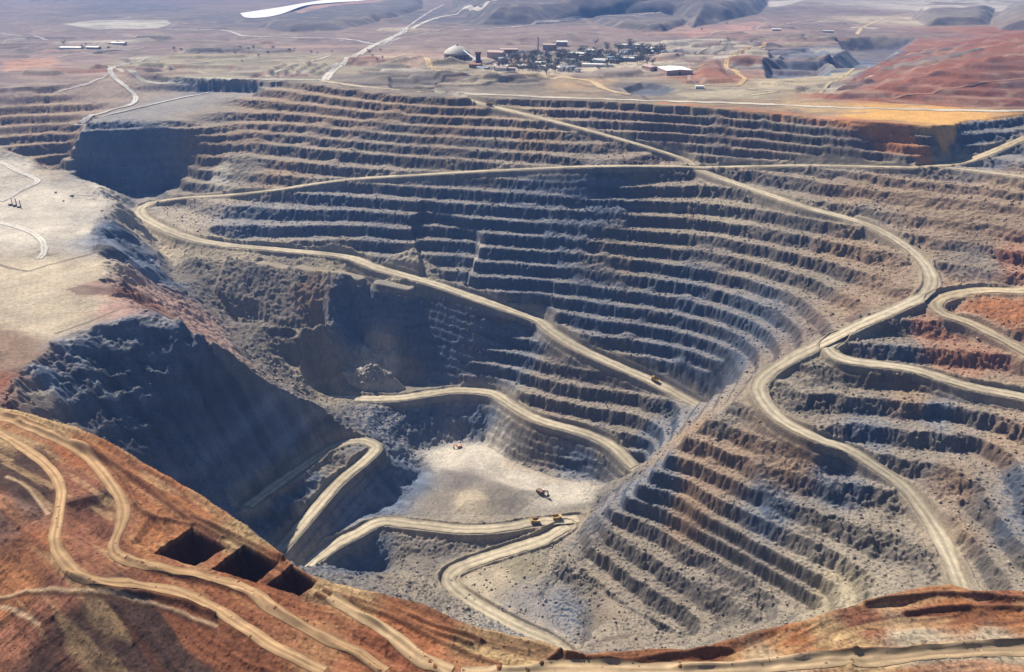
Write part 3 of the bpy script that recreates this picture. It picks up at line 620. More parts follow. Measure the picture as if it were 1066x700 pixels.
# ------------------------------------------------------------------ object helpers
def tag(o, label, cat, group=None, kind=None):
    o['label'] = label; o['category'] = cat
    if group: o['group'] = group
    if kind: o['kind'] = kind
    return o
def link(name, me, mat=None, parent=None):
    o = bpy.data.objects.new(name, me); COL.objects.link(o)
    if mat is not None: me.materials.append(mat)
    if parent is not None: o.parent = parent
    return o
def empty(name, loc, rz=0):
    o = bpy.data.objects.new(name, None); COL.objects.link(o); o.location = loc; o.rotation_euler = (0, 0, rz); o.empty_display_size = 2
    return o
def np_mesh(name, V, F, col=None, smooth=False):
    me = bpy.data.meshes.new(name)
    F = np.asarray(F, np.int32); nf, nv = F.shape
    me.vertices.add(len(V)); me.vertices.foreach_set('co', np.ascontiguousarray(V, np.float32).ravel())
    me.loops.add(nf * nv); me.loops.foreach_set('vertex_index', F.ravel())
    me.polygons.add(nf); me.polygons.foreach_set('loop_start', np.arange(nf, dtype=np.int32) * nv)
    if col is not None:
        a = me.attributes.new('soil', 'FLOAT_COLOR', 'POINT')
        c = np.ones((len(V), 4), np.float32); c[:, :3] = col; a.data.foreach_set('color', c.ravel())
    me.update(calc_edges=True)
    if smooth: me.polygons.foreach_set('use_smooth', np.ones(nf, bool))
    return me

# ------------------------------------------------------------------ terrain meshes, one per piece of the setting
idx = np.arange(NR * NC, dtype=np.int32).reshape(NR, NC)
FA = np.stack([idx[:-1, :-1], idx[:-1, 1:], idx[1:, 1:], idx[1:, :-1]], -1).reshape(-1, 4)
fz = zone[:-1, :-1].reshape(-1)
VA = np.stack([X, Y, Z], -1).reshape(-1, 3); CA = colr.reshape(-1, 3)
ZI = [('ground', M_SOIL, 'dusty purple brown plain with old workings spreading beyond the far rim', 'ground'),
      ('waste_dump_hill', M_SOIL, 'waste dump slopes, rusty red beside the far rim, blue grey beyond', 'hill'),
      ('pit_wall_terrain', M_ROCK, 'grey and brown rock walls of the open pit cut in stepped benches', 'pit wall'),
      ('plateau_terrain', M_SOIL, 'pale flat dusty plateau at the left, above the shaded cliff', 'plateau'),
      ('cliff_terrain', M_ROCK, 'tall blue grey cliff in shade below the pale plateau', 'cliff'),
      ('pit_floor', M_SOIL, 'pale dusty bottom of the pit with a low grey mound', 'pit floor'),
      ('earth_bank_terrain', M_BANK, 'orange and maroon earth bank along the near rim of the pit', 'earth bank')]
for zi, (nm, mt, lb, ct) in enumerate(ZI):
    f = FA[fz == zi]
    if not len(f): continue
    used = np.zeros(NR * NC, bool); used[f.ravel()] = True
    rm = np.cumsum(used, dtype=np.int32) - 1
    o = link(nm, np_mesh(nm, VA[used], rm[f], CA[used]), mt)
    tag(o, lb, ct, None, 'structure')
del FA, fz, idx

# ------------------------------------------------------------------ road ribbons
def road_mat(name, base, track):
    m, nt, b = nodes(name); N = nt.nodes.new; L = nt.links.new
    at = N('ShaderNodeAttribute'); at.attribute_name = 'soil'
    ge = N('ShaderNodeNewGeometry'); n1 = N('ShaderNodeTexNoise'); n1.inputs['Scale'].default_value = .12; n1.inputs['Detail'].default_value = 7; n1.inputs['Roughness'].default_value = .65
    L(ge.outputs['Position'], n1.inputs['Vector'])
    mr = N('ShaderNodeMapRange'); mr.inputs[1].default_value = .3; mr.inputs[2].default_value = .7; mr.inputs[3].default_value = .78; mr.inputs[4].default_value = 1.2
    L(n1.outputs['Fac'], mr.inputs[0]); mx = N('ShaderNodeVectorMath'); mx.operation = 'SCALE'
    L(at.outputs['Color'], mx.inputs[0]); L(mr.outputs[0], mx.inputs['Scale']); L(mx.outputs[0], b.inputs['Base Color'])
    b.inputs['Roughness'].default_value = .95; b.inputs['Specular IOR Level'].default_value = .1
    return m
M_ROAD = road_mat('graded road', None, None)
def ribbon(name, pl, w, label, col, drape=None, lift=0.0, tracks=True):
    pl = np.asarray(pl, float)
    t = np.gradient(pl[:, :2], axis=0); t /= np.linalg.norm(t, axis=1)[:, None] + 1e-9
    n = np.stack([t[:, 1], -t[:, 0]], 1)
    K = 11
    off = np.linspace(-.5, .5, K)
    sl_ = np.concatenate([[0], np.cumsum(np.linalg.norm(np.diff(pl[:, :2], axis=0), axis=1))])
    ww = w * (1 + .10 * vnoise(sl_, sl_ * 0, 40, 7) + .05 * vnoise(sl_, sl_ * 0, 11, 8))
    V = np.zeros((len(pl), K, 3)); C = np.zeros((len(pl), K, 3))
    base = np.array(col); rg = [1 + .10 * vnoise(sl_, sl_ * 0 + 5 * q_, 9, 21) + .09 * vnoise(sl_, sl_ * 0 + 5 * q_, 24, 22) for q_ in (0, 1)]
    wobl = .06 * vnoise(sl_, sl_ * 0, 60, 9)
    for k in range(K):
        V[:, k, :2] = pl[:, :2] + n * (off[k] * ww * rg[0 if off[k] < 0 else 1])[:, None]
        V[:, k, 2] = pl[:, 2] + lift
        v = off[k] + wobl
        tr = np.exp(-((np.abs(v) - .2) / .07) ** 2) if tracks else 0 * v
        edge = sstep(.36, .5, np.abs(off[k]) + 0 * v)
        s = 1 + .32 * tr - .34 * edge - .22 * np.exp(-(v / .07) ** 2) + .12 * vnoise(sl_, sl_ * 0 + k * 13, 25, 15) + .12 * vnoise(sl_, sl_ * 0 + k * 3, 7, 16)
        s = s * (1 - .22 * np.clip(vnoise(sl_, sl_ * 0 + k * .1, 70, 17) * 2, 0, 1)); C[:, k] = base[None] * s[:, None]
    if drape is not None:
        for a in range(len(pl)):
            for k in range(K):
                V[a, k, 2] = gz(V[a, k, 0], V[a, k, 1]) + drape
    F = [(a * K + k, a * K + k + 1, (a + 1) * K + k + 1, (a + 1) * K + k) for a in range(len(pl) - 1) for k in range(K - 1)]
    F = np.array(F)[:, ::-1]
    o = link(name, np_mesh(name, V.reshape(-1, 3), F, C.reshape(-1, 3), True), M_ROAD)
    return tag(o, label, 'road', None, 'structure')
RC = (.42,.365,.265)
RL = dict(ramp_a='long pale haul road zigzagging down the far wall and round the right nose', ramp_b='thin level haul road crossing the far wall from side to side', ramp_c='wide haul ramp running down across the middle of the pit to the right',
    upper_branch='short curved road climbing to the right rim above the level road', switchback_d='tan switchback road bending round a red earth island at the right', switchback_b='second switchback road below the red earth island at the right',
    pit_road_e='pit road on a ledge below the dark recess wall', pit_road_f='short level road with dump trucks at the edge of the pit floor', pit_road_h='lowest road curving down from the pit floor towards the near rim', hairpin_g='narrow hairpin ramp on a ridge in the shaded valley')
for i, (kname, pl) in enumerate(RP.items()):
    c = RC if kname not in ('switchback_d', 'upper_branch') else (.40,.33,.22)
    ribbon('haul_road', pl, ROAD_W[kname], RL[kname], c, None, {'ramp_a': .0, 'ramp_c': .05, 'ramp_b': .1}.get(kname, .15) - .1)

PLAIN = [
 ([(338,84),(350,71),(370,58),(390,47),(420,34),(451,20),(480,11),(505,4),(535,-6)], 26, 'straight pale road running from the far rim to the top of the view', (.46,.43,.38), 1.0),
 ([(115,73),(149,79),(196,81),(250,82),(304,83),(338,84)], 16, 'pale track along the far left rim', (.44,.42,.35), .8),
 ([(452,96.5),(480,98),(540,100),(620,103),(706,106),(780,108),(841,111),(920,113.5),(996,115),(1066,115.5),(1120,114)], 20, 'pale road along the top of the far rim', (.48,.44,.36), .8),
 ([(118,70),(115,74),(125,86),(141,101),(132,111),(84,129)], 15, 'forked light road dropping over the far left rim', (.48,.46,.42), 1.6),
 ([(216,97),(190,102),(149,111.5),(110,121),(78,131)], 10, 'thin pale bench track above the dark hole', (.44,.43,.42), 1.6),
 ([(0,35),(25,38),(50,42)], 14, 'short pale track on the far left plain', (.42,.38,.36), 1.0),
 ([(110,30),(145,30.5),(190,31),(233,32),(245,35),(257,38),(300,39.5),(360,41),(389,46)], 16, 'long pale track curving past the white salt lake', (.46,.43,.42), 1.0),
 ([(60,60),(90,54),(115,52),(150,50)], 12, 'faint pale track on the left plain', (.40,.37,.33), 1.0),
 ([(400,44),(440,36),(490,31),(539,28),(580,23),(613,20),(650,17),(688,13)], 16, 'pale track running in front of the blue waste dumps', (.44,.40,.39), 1.2),
 ([(800,46),(785,50),(771,54),(760,62),(756,69.5),(767,76),(775,82),(769,89)], 15, 'tan S shaped road winding down to the rim flats', (.46,.32,.17), .9),
 ([(950,14),(925,18),(909,24),(898,29),(892,36)], 18, 'tan curving road beside the small far pit', (.46,.37,.24), .9),
 ([(892,37),(930,37),(970,38.5)], 14, 'pale straight road above the red waste dump', (.42,.36,.32), 1.0),
 ([(440,62),(450,72),(462,79),(500,81),(560,82),(612,84),(628,92),(655,99)], 20, 'tan road passing in front of the ore plant', (.46,.35,.21), .8),
 ([(716,66),(718,76),(722,86),(770,90)], 10, 'pinkish road beside the brown earth bank', (.36,.25,.21), .8),
 ([(930,100),(980,93),(1030,87),(1070,82)], 6, 'thin pale track crossing the red waste dump', (.36,.20,.14), .9),
 ([(0,168),(18,178),(36,186),(38,190),(20,199),(0,210)], 14, 'pale winding track on the far part of the plateau', (.52,.49,.43), .7),
 ([(0,232),(28,240),(43,250),(46,262),(40,270)], 13, 'pale curved track in the middle of the plateau', (.52,.49,.43), .7),
 ([(384,49),(402,45),(425,28),(445,14),(462,5)], 12, 'fainter pale track beside the straight far road', (.42,.40,.37), 1.0),
 ([(150,68),(200,66),(260,62),(330,58)], 10, 'thin pale track through the olive old workings', (.44,.42,.33), .9),
 ([(262,81),(290,74),(325,64),(345,58)], 12, 'short pale track slanting up past the furrowed yard', (.44,.42,.33), .9),
 ([(118,70),(150,62),(190,58)], 10, 'pale track leaving the forked road across the left plain', (.42,.40,.36), .9),
 ([(690,46),(735,38),(800,28),(850,20)], 12, 'pinkish track on the far right plain', (.42,.33,.28), .9),
 ([(650,74),(690,58),(730,52),(770,46)], 11, 'tan track running up to the right of the plant', (.42,.36,.28), .9),
 ([(60,92),(90,88),(108,80),(115,74)], 10, 'short pale track joining the forked road from the left', (.40,.36,.33), .9),
 ([(780,100),(830,96),(862,88),(905,70)], 10, 'tan track along the foot of the red dump', (.42,.35,.22), .9),
 ([(800,62),(830,60),(862,61)], 9, 'pale bench track between the small far pits', (.42,.38,.35), .9),
 ([(-20,431),(7,437),(44,448),(84,469),(111,498),(127,524),(126,546),(118,566),(126,580),(169,592),(216,602),(257,614),(290,634),(338,661),(370,678),(401,700)], 7, 'tan road winding past the three dark cut cells', (.36,.235,.13), .25),
 ([(-20,445),(7,456),(44,481),(63,508),(60,542),(57,565),(68,585),(88,599),(135,607),(176,614),(216,630),(250,651),(287,674),(338,699)], 6.5, 'tan road bending round the maroon bank at the left', (.37,.245,.135), .25),
 ([(344,622),(380,640),(410,662),(440,684),(470,700)], 7, 'pale road widening at the bottom of the view', (.38,.27,.16), .25),
 ([(480,702),(560,697),(640,697),(720,694),(800,692),(890,686),(985,680),(1070,676)], 8, 'dusty tan road along the bottom right rim', (.36,.27,.17), .25),
]
for (pts, w_, lb, c, dr) in PLAIN:
    zg = 0.0
    if pts[0][1] < 215 and 'plateau' in lb or 'plateau' in lb: zg = -152.0
    P3 = []
    for a, b in pts:
        P3.append(hit(a, b, zg) if b > 60 else hit(a, b, 0))
    ribbon('road', catmull(P3, 6.0 if b < 400 else 3.0), w_, lb, c, dr)

#@@OBJ0
# ------------------------------------------------------------------ things
class MB:
    def __init__(s): s.v = []; s.f = []
    def box(s, c, d, rz=0, top=(1, 1), tilt=0):
        cx, cy, cz = c; a, b, h = d[0] / 2, d[1] / 2, d[2] / 2; n = len(s.v); ca, sa = math.cos(rz), math.sin(rz)
        for (sx, sy, sz) in [(-1,-1,-1),(1,-1,-1),(1,1,-1),(-1,1,-1),(-1,-1,1),(1,-1,1),(1,1,1),(-1,1,1)]:
            k = top if sz > 0 else (1, 1); x, y, z = sx * a * k[0], sy * b * k[1], sz * h
            x, z = x * math.cos(tilt) + z * math.sin(tilt), -x * math.sin(tilt) + z * math.cos(tilt)
            s.v.append((cx + x * ca - y * sa, cy + x * sa + y * ca, cz + z))
        s.f += [tuple(n + i for i in q) for q in [(0,3,2,1),(4,5,6,7),(0,1,5,4),(1,2,6,5),(2,3,7,6),(3,0,4,7)]]; return s
    def tube(s, p, q, r0, r1=None, n=10):
        r1 = r0 if r1 is None else r1; p = Vector(p); q = Vector(q); d = (q - p).normalized()
        e = d.cross(Vector((0, 0, 1)) if abs(d.z) < .9 else Vector((1, 0, 0))).normalized(); g = d.cross(e); k = len(s.v)
        for (o, r) in ((p, r0), (q, r1)):
            for i in range(n):
                a = 2 * math.pi * i / n; s.v.append(tuple(o + e * (r * math.cos(a)) + g * (r * math.sin(a))))
        s.f += [(k + i, k + n + i, k + n + (i + 1) % n, k + (i + 1) % n) for i in range(n)]
        s.f += [tuple(k + i for i in range(n)), tuple(k + n + i for i in reversed(range(n)))]; return s
    def lathe(s, prof, n=28):
        k = len(s.v); m = len(prof)
        for (r, z) in prof:
            for i in range(n): a = 2 * math.pi * i / n; s.v.append((r * math.cos(a), r * math.sin(a), z))
        s.f += [(k + j * n + i, k + j * n + (i + 1) % n, k + (j + 1) * n + (i + 1) % n, k + (j + 1) * n + i) for j in range(m - 1) for i in range(n)]; return s
    def prism(s, prof, y0, y1):
        k = len(s.v); n = len(prof)
        for y in (y0, y1): s.v += [(x, y, z) for x, z in prof]
        s.f += [tuple(k + i for i in range(n)), tuple(k + n + i for i in reversed(range(n)))]
        s.f += [(k + i, k + n + i, k + n + (i + 1) % n, k + (i + 1) % n) for i in range(n)]; return s
    def build(s, name, mat, parent=None, smooth=False):
        me = bpy.data.meshes.new(name); me.from_pydata(s.v, [], s.f); me.update()
        bm = bmesh.new(); bm.from_mesh(me); bmesh.ops.recalc_face_normals(bm, faces=bm.faces); bm.to_mesh(me); bm.free()
        if smooth: me.polygons.foreach_set('use_smooth', [True] * len(me.polygons))
        return link(name, me, MT[mat] if isinstance(mat, str) else mat, parent)
def copy_tree(o, parent=None):
    c = o.copy(); COL.objects.link(c)
    if parent is not None: c.parent = parent
    for ch in [x for x in o.children]: copy_tree(ch, c)
    return c
from mathutils import Vector
def place(o, px, py, z0, rz, sink=.1):
    p = hit(px, py, z0); o.location = (p[0], p[1], gz(p[0], p[1]) - sink); o.rotation_euler = (0, 0, rz); return p
def road_place(o, road, px, py, side=0, flip=False):
    """stand a vehicle on a haul road at the point nearest to a spot of the photograph"""
    pl = RP[road]; best = None
    for i in range(1, len(pl) - 1):
        x, y, z = pl[i]; d = y * CP - (z - H) * SP; u = 533 + FPX * x / d; v = 350 - FPX * (y * SP + (z - H) * CP) / d
        e = (u - px) ** 2 + (v - py) ** 2
        if best is None or e < best[0]: best = (e, i)
    i = best[1]; t = pl[i + 1] - pl[i - 1]; a = math.atan2(t[1], t[0]) + (math.pi if flip else 0)
    n = (t[1] / math.hypot(t[0], t[1]), -t[0] / math.hypot(t[0], t[1]))
    o.location = (pl[i][0] + n[0] * side, pl[i][1] + n[1] * side, pl[i][2] + .1); o.rotation_euler = (0, -math.atan2(t[2], math.hypot(t[0], t[1])) * (-1 if flip else 1), a)

# --- dump trucks
def make_truck():
    r = empty('dump_truck', (0, 0, 0))
    MB().box((.3, -1.3, 1.9), (10.6, .6, 1.1)).box((.3, 1.3, 1.9), (10.6, .6, 1.1)).box((4.2, 0, 2.2), (3.0, 3.4, 1.8)).tube((-3.6, -3.2, 1.75), (-3.6, 3.2, 1.75), .6).tube((3.4, -2.6, 1.75), (3.4, 2.6, 1.75), .45).build('chassis', 'dark steel', r)
    MB().prism([(-6.4, 3.9), (-2.2, 2.7), (2.4, 3.2), (2.9, 5.9), (6.3, 6.4), (6.3, 6.15), (3.2, 5.6), (2.7, 2.95), (-2.1, 2.4), (-6.4, 3.6)], -3.4, 3.4).prism([(-6.4, 3.7), (-2.2, 2.5), (2.5, 3.0), (3.1, 5.8), (-5.9, 5.2)], -3.7, -3.4).prism([(-6.4, 3.7), (-2.2, 2.5), (2.5, 3.0), (3.1, 5.8), (-5.9, 5.2)], 3.4, 3.7).build('dump_bed', 'yellow paint', r)
    c = MB().box((4.5, 1.9, 4.5), (1.9, 2.0, 2.0), top=(.9, .95)).build('cab', 'yellow paint', r)
    MB().box((5.5, 1.9, 4.75), (.1, 1.6, 1.0)).box((4.5, 2.95, 4.75), (1.3, .1, 1.0)).build('window', 'glass', c)
    MB().box((4.9, 0, 3.3), (2.6, 6.6, .3)).build('front_deck', 'yellow paint', r)
    MB().box((5.75, -.3, 2.3), (.4, 2.6, 1.9)).build('grille', 'dark steel', r)
    MB().tube((6.1, -1.9, 1.1), (5.5, -2.2, 3.3), .12).tube((6.1, -2.6, 1.1), (5.5, -2.9, 3.3), .12).build('ladder', 'white paint', r)
    for (x, y, w_) in [(3.4, -2.9, 1.1), (3.4, 2.9, 1.1), (-3.6, -3.1, 1.0), (-3.6, -1.95, 1.0), (-3.6, 3.1, 1.0), (-3.6, 1.95, 1.0)]:
        wh = MB().tube((x, y - w_ / 2, 1.75), (x, y + w_ / 2, 1.75), 1.75, n=18).build('wheel', 'rubber', r)
        sgn = 1 if y > 0 else -1
        MB().tube((x, y + sgn * (w_ / 2 - .1), 1.75), (x, y + sgn * (w_ / 2 + .06), 1.75), .85, n=12).build('rim', 'yellow paint', wh)
    return r
tr0 = make_truck()
tag(tr0, 'yellow dump truck on the level pit road, left of the pair there', 'dump truck', 'dump trucks on the haul roads')
road_place(tr0, 'pit_road_f', 555, 543, 2, True); tr0.scale = (1.2,) * 3
for road, px, py, sd_, fl, lb in [('pit_road_f', 579, 542, -3, False, 'yellow dump truck at the junction by the pit floor, right of the pair'), ('ramp_a', 510, 110, 2, False, 'yellow dump truck on the upper haul road just below the far rim'),
                             ('ramp_c', 682, 398, -3, True, 'yellow dump truck low on the wide ramp across the middle wall')]:
    c = copy_tree(tr0); road_place(c, road, px, py, sd_, fl); tag(c, lb, 'dump truck', 'dump trucks on the haul roads')

# --- shovel on the pit floor
def make_shovel(mat):
    r = empty('excavator', (0, 0, 0))
    for y in (-2.4, 2.4):
        MB().prism([(-3.6, .5), (-3.0, 0), (3.0, 0), (3.6, .5), (3.6, 1.0), (3.0, 1.6), (-3.0, 1.6), (-3.6, 1.0)], y - .75, y + .75).build('crawler_track', 'dark steel', r)
    MB().box((-.6, 0, 3.2), (7.0, 5.4, 2.6), top=(.95, .95)).tube((0, 0, 1.2), (0, 0, 2.0), 1.6, n=16).build('body', mat, r)
    MB().box((-4.4, 0, 3.0), (1.4, 5.2, 2.2)).build('counterweight', 'dark steel', r)
    c = MB().box((2.2, 1.9, 4.6), (2.0, 1.7, 2.6)).build('cab', 'white paint', r); MB().box((3.25, 1.9, 5.0), (.1, 1.4, 1.4)).build('window', 'glass', c)
    MB().prism([(2.4, 2.6), (5.2, 7.6), (9.6, 8.2), (9.8, 7.4), (6.0, 6.4), (3.6, 2.4)], -.9, .3).build('boom', mat, r)
    MB().prism([(9.0, 8.8), (10.2, 8.4), (11.2, 3.2), (10.4, 3.0)], -.8, .2).build('dipper_arm', mat, r)
    MB().prism([(9.6, 3.4), (11.6, 3.4), (12.2, 1.6), (11.0, .4), (9.6, .8)], -1.6, 1.0).build('bucket', 'dark steel', r)
    return r
ex = make_shovel('rusty steel'); place(ex, 563, 514, -545, R_(-40)); ex.scale = (1.5,) * 3
tag(ex, 'dark rusty excavator with raised boom on the pale pit floor', 'excavator')
ex2 = make_shovel('orange paint'); place(ex2, 478, 466, -545, R_(200)); ex2.scale = (.95,) * 3
tag(ex2, 'small orange excavator at the back edge of the pit floor', 'excavator')
# --- drill rigs on the plateau
def make_rig():
    r = empty('drill_rig', (0, 0, 0))
    for y in (-1.6, 1.6): MB().prism([(-3, .4), (-2.6, 0), (2.6, 0), (3, .4), (3, .9), (2.6, 1.2), (-2.6, 1.2), (-3, .9)], y - .5, y + .5).build('crawler_track', 'dark steel', r)
    MB().box((-.6, 0, 2.3), (6, 3.4, 2.1)).build('body', 'dark steel', r)
    MB().box((2.6, 1.1, 2.8), (1.4, 1.4, 2.2)).build('cab', 'white paint', r)
    m = MB()
    for x in (3.2, 4.2):
        for y in (-1.0, -.0): m.tube((x, y - .2, .6), (x, y - .2, 15), .22, n=6)
    for k in range(7): m.tube((3.2, -1.2, 1 + 2 * k), (4.2, -.2, 2.8 + 2 * k), .1, n=5).tube((4.2, -1.2, 1 + 2 * k), (3.2, -.2, 2.8 + 2 * k), .1, n=5)
    m.build('mast', 'dark steel', r)
    return r
rig = make_rig(); place(rig, 11, 214, -150, .4)
tag(rig, 'dark drill rig with upright lattice mast on the plateau, left of three', 'drill rig', 'drill rigs on the plateau')
for px, py, a, lb in [(15.5, 215, 1.1, 'dark drill rig with upright lattice mast, middle of three on the plateau'), (20, 216.5, .2, 'dark drill rig with upright lattice mast, right of three on the plateau')]:
    c = copy_tree(rig); place(c, px, py, -150, a); tag(c, lb, 'drill rig', 'drill rigs on the plateau')
# --- lighting mast by the lower road
lm = empty('lighting_mast', (0, 0, 0))
MB().box((0, 0, .8), (3, 2, 1.2)).build('trailer', 'yellow paint', lm); MB().tube((0, 0, 1.2), (0, 0, 15), .45, .3, 8).build('mast', 'grey steel', lm)
for x in (-1.1, 1.1): MB().box((x, .2, 15.2), (1.5, .5, 1.0)).build('lamp_head', 'white paint', lm)
place(lm, 450, 580, -558, .5); tag(lm, 'thin lighting mast on a trailer beside the lower pit road', 'lighting mast')

# --- boulders
def rock_mesh(seed):
    rr = random.Random(seed); bm = bmesh.new(); bmesh.ops.create_icosphere(bm, subdivisions=2, radius=1)
    pl = [(Vector((rr.gauss(0, 1), rr.gauss(0, 1), rr.gauss(0, 1))).normalized(), rr.uniform(.55, .85)) for _ in range(9)]
    for v in bm.verts:
        for n, d in pl:
            e = v.co.dot(n) - d
            if e > 0: v.co -= n * e
        v.co *= 1 + rr.uniform(-.05, .05)
    me = bpy.data.meshes.new('boulder'); bm.to_mesh(me); bm.free(); me.materials.append(MT['boulder']); return me
RM = [rock_mesh(i) for i in range(5)]
rr_ = random.Random(3)
def boulder(px, py, z0, s, lb, grp):
    o = bpy.data.objects.new('boulder', RM[rr_.randrange(5)]); COL.objects.link(o)
    p = march(px, py, 760.0 if z0 < -300 else 600.0); o.location = (p[0], p[1], p[2] + s * .2); o.rotation_euler = (0, 0, rr_.uniform(0, 6)); o.scale = (s * rr_.uniform(.8, 1.3), s * rr_.uniform(.8, 1.2), s * rr_.uniform(.6, .9))
    tag(o, lb, 'boulder', grp)
for k in range(38):
    t = rr_.random(); px = 372 + 36 * rr_.random(); top = 374 + abs(px - 394) * .9
    boulder(px, top + (402 - top) * rr_.random(), -470, rr_.uniform(2.0, 5.0), 'pale angular boulder in the rockfall heap below the dark recess', 'boulders of the rockfall heap')
for k in range(34):
    t = rr_.random(); boulder(245 + 75 * t + rr_.uniform(-12, 12), 372 + 38 * t + rr_.uniform(-10, 10), -400, rr_.uniform(1.6, 4), 'grey boulder on the rubble slide behind the shaded cliff', 'boulders on the rubble slide')
for k in range(40):
    boulder(rr_.uniform(405, 560), rr_.uniform(590, 655), -575, rr_.uniform(1.2, 3.2), 'grey boulder on the rough slope beside the lowest road', 'boulders beside the lowest road')
for px, py, s, lb in [(58, 201, 4, 'dark boulder on the pale plateau, leftmost of three near its far edge'), (75, 205, 4.5, 'dark boulder on the pale plateau, rightmost of three near its far edge'), (66, 210, 3.2, 'dark boulder on the pale plateau, lowest of three near its far edge')]:
    boulder(px, py, -155, s, lb, None)

# --- loose stones: far too many to count
def scatter(name, sel, n, smin, smax, mat, label, seed):
    g = np.random.default_rng(seed); ii = g.choice(np.flatnonzero(sel.ravel()), n, replace=False)
    V0 = []; bm = bmesh.new(); bmesh.ops.create_icosphere(bm, subdivisions=1, radius=1); V0 = np.array([v.co[:] for v in bm.verts]); F0 = np.array([[v.index for v in f.verts] for f in bm.faces]); bm.free()
    S = smin * (smax / smin) ** (g.random(n) ** 2.2)
    V = V0[None] * (1 + g.uniform(-.32, .32, (n, len(V0), 1))) * (S[:, None, None] * g.uniform(.65, 1.2, (n, 1, 3)))
    V += np.stack([X.ravel()[ii], Y.ravel()[ii], Z.ravel()[ii] + .2 * S], -1)[:, None]
    F = F0[None] + (np.arange(n) * len(V0))[:, None, None]
    C = np.repeat(colr.reshape(-1, 3)[ii] * g.uniform(.8, 1.6, (n, 1)), len(V0), 0)
    o = link(name, np_mesh(name, V.reshape(-1, 3), F.reshape(-1, 3), C), mat); tag(o, label, name, None, 'stuff')
sc_ = RNG.random(X.shape)
wgt = np.clip(1.3 - st, .1, 1) * (.35 + 1.2 * np.clip(fbm(X, Y, 60, 201, 3) + .3, 0, 1)) * (FD / 1000) ** 2
scatter('rubble', (inpit & (zone == 2) & (FD > 520) & (FD < 1900) & (Z < -60) & ~RMASK & (sc_ < wgt * .25)), 16000, .55, 2.6, M_ROCK, 'broken rock littering the benches and slopes of the pit', 21)
scatter('gravel', (outp & (FD < 620) & (sc_ < .5 * (.2 + np.clip(fbm(X, Y, 40, 203, 3) + .4, 0, 1)))), 6000, .12, .5, M_BANK, 'loose stones strewn over the red earth bank', 22)
# --- ore plant beyond the rim
D0 = lambda px, py: P(px, py, 0)
dm = empty('domed_store', (0, 0, 0))
MB().lathe([(37, -2), (37, 15), (0.1, 15)]).build('drum_wall', 'dark steel', dm)
MB().lathe([(41, 13), (43, 15), (41, 17.5), (35, 24), (26, 30.5), (15, 35.5), (6, 38), (4, 39), (4, 42), (.1, 42.5)], 36).build('dome_roof', 'dome sheet', dm, True)
m = MB()
for i in range(18): a = 2 * math.pi * i / 18; m.tube((40.5 * math.cos(a), 40.5 * math.sin(a), 0), (40.5 * math.cos(a), 40.5 * math.sin(a), 14), .7, n=6)
m.build('column_ring', 'grey steel', dm)
p = D0(476, 64); dm.location = (p[0], p[1], gz(p[0], p[1]) - .5); tag(dm, 'pale domed ore store with a dark open drum beyond the far rim', 'domed store')
def conveyor(a, za, b, zb, label):
    A = D0(*a); Bp = D0(*b); A = Vector((A[0], A[1], za)); Q = Vector((Bp[0], Bp[1], zb)); r = empty('conveyor', (A.x, A.y, 0))
    d = Q - A; L = d.length; n = max(2, int(L / 28)); rel = Vector((0, 0, A.z))
    MB().tube(rel, rel + d, 2.6, n=4).build('gallery', 'grey steel', r)
    for i in range(1, n + 1):
        q = rel + d * (i / n); g = -1
        MB().tube((q.x - 2, q.y, g), (q.x, q.y, q.z - 2), .6, n=5).tube((q.x + 2, q.y, g), (q.x, q.y, q.z - 2), .6, n=5).build('trestle', 'rusty steel', r)
    tag(r, label, 'conveyor'); return r
conveyor((503, 70), 4, (478, 63.5), 43, 'inclined conveyor gallery on trestles rising to the dome roof')
conveyor((505, 70), 6, (545, 64), 30, 'inclined conveyor gallery on trestles leaving the crusher tower to the right')
def shed(px, py, rz, L, Wd, h, roof, wall, label, gr=None):
    r = empty('shed', (0, 0, 0)); e = h * 1.22
    L *= 1.3; Wd *= 1.3; h *= 1.25; e = h * 1.22
    MB().prism([(-Wd / 2, -1), (Wd / 2, -1), (Wd / 2, h), (0, e - .3), (-Wd / 2, h)], -L / 2, L / 2).build('wall', wall, r)
    MB().prism([(-Wd / 2 - .8, h + .05), (0, e + .1), (Wd / 2 + .8, h + .05), (Wd / 2 + .8, h + .75), (0, e + .8), (-Wd / 2 - .8, h + .75)], -L / 2 - .8, L / 2 + .8).build('roof', roof, r)
    MB().box((0, -L / 2 - .2, h * .36), (min(6, Wd * .4), .3, h * .72)).build('door', 'dark steel', r)
    p = D0(px, py); r.location = (p[0], p[1], gz(p[0], p[1]) - .3); r.rotation_euler = (0, 0, rz); tag(r, label, 'shed', gr); return r
shed(702, 76, R_(8), 70, 58, 9, 'white paint', 'pink sheet', 'large shed with a white roof beside the brown earth bank')
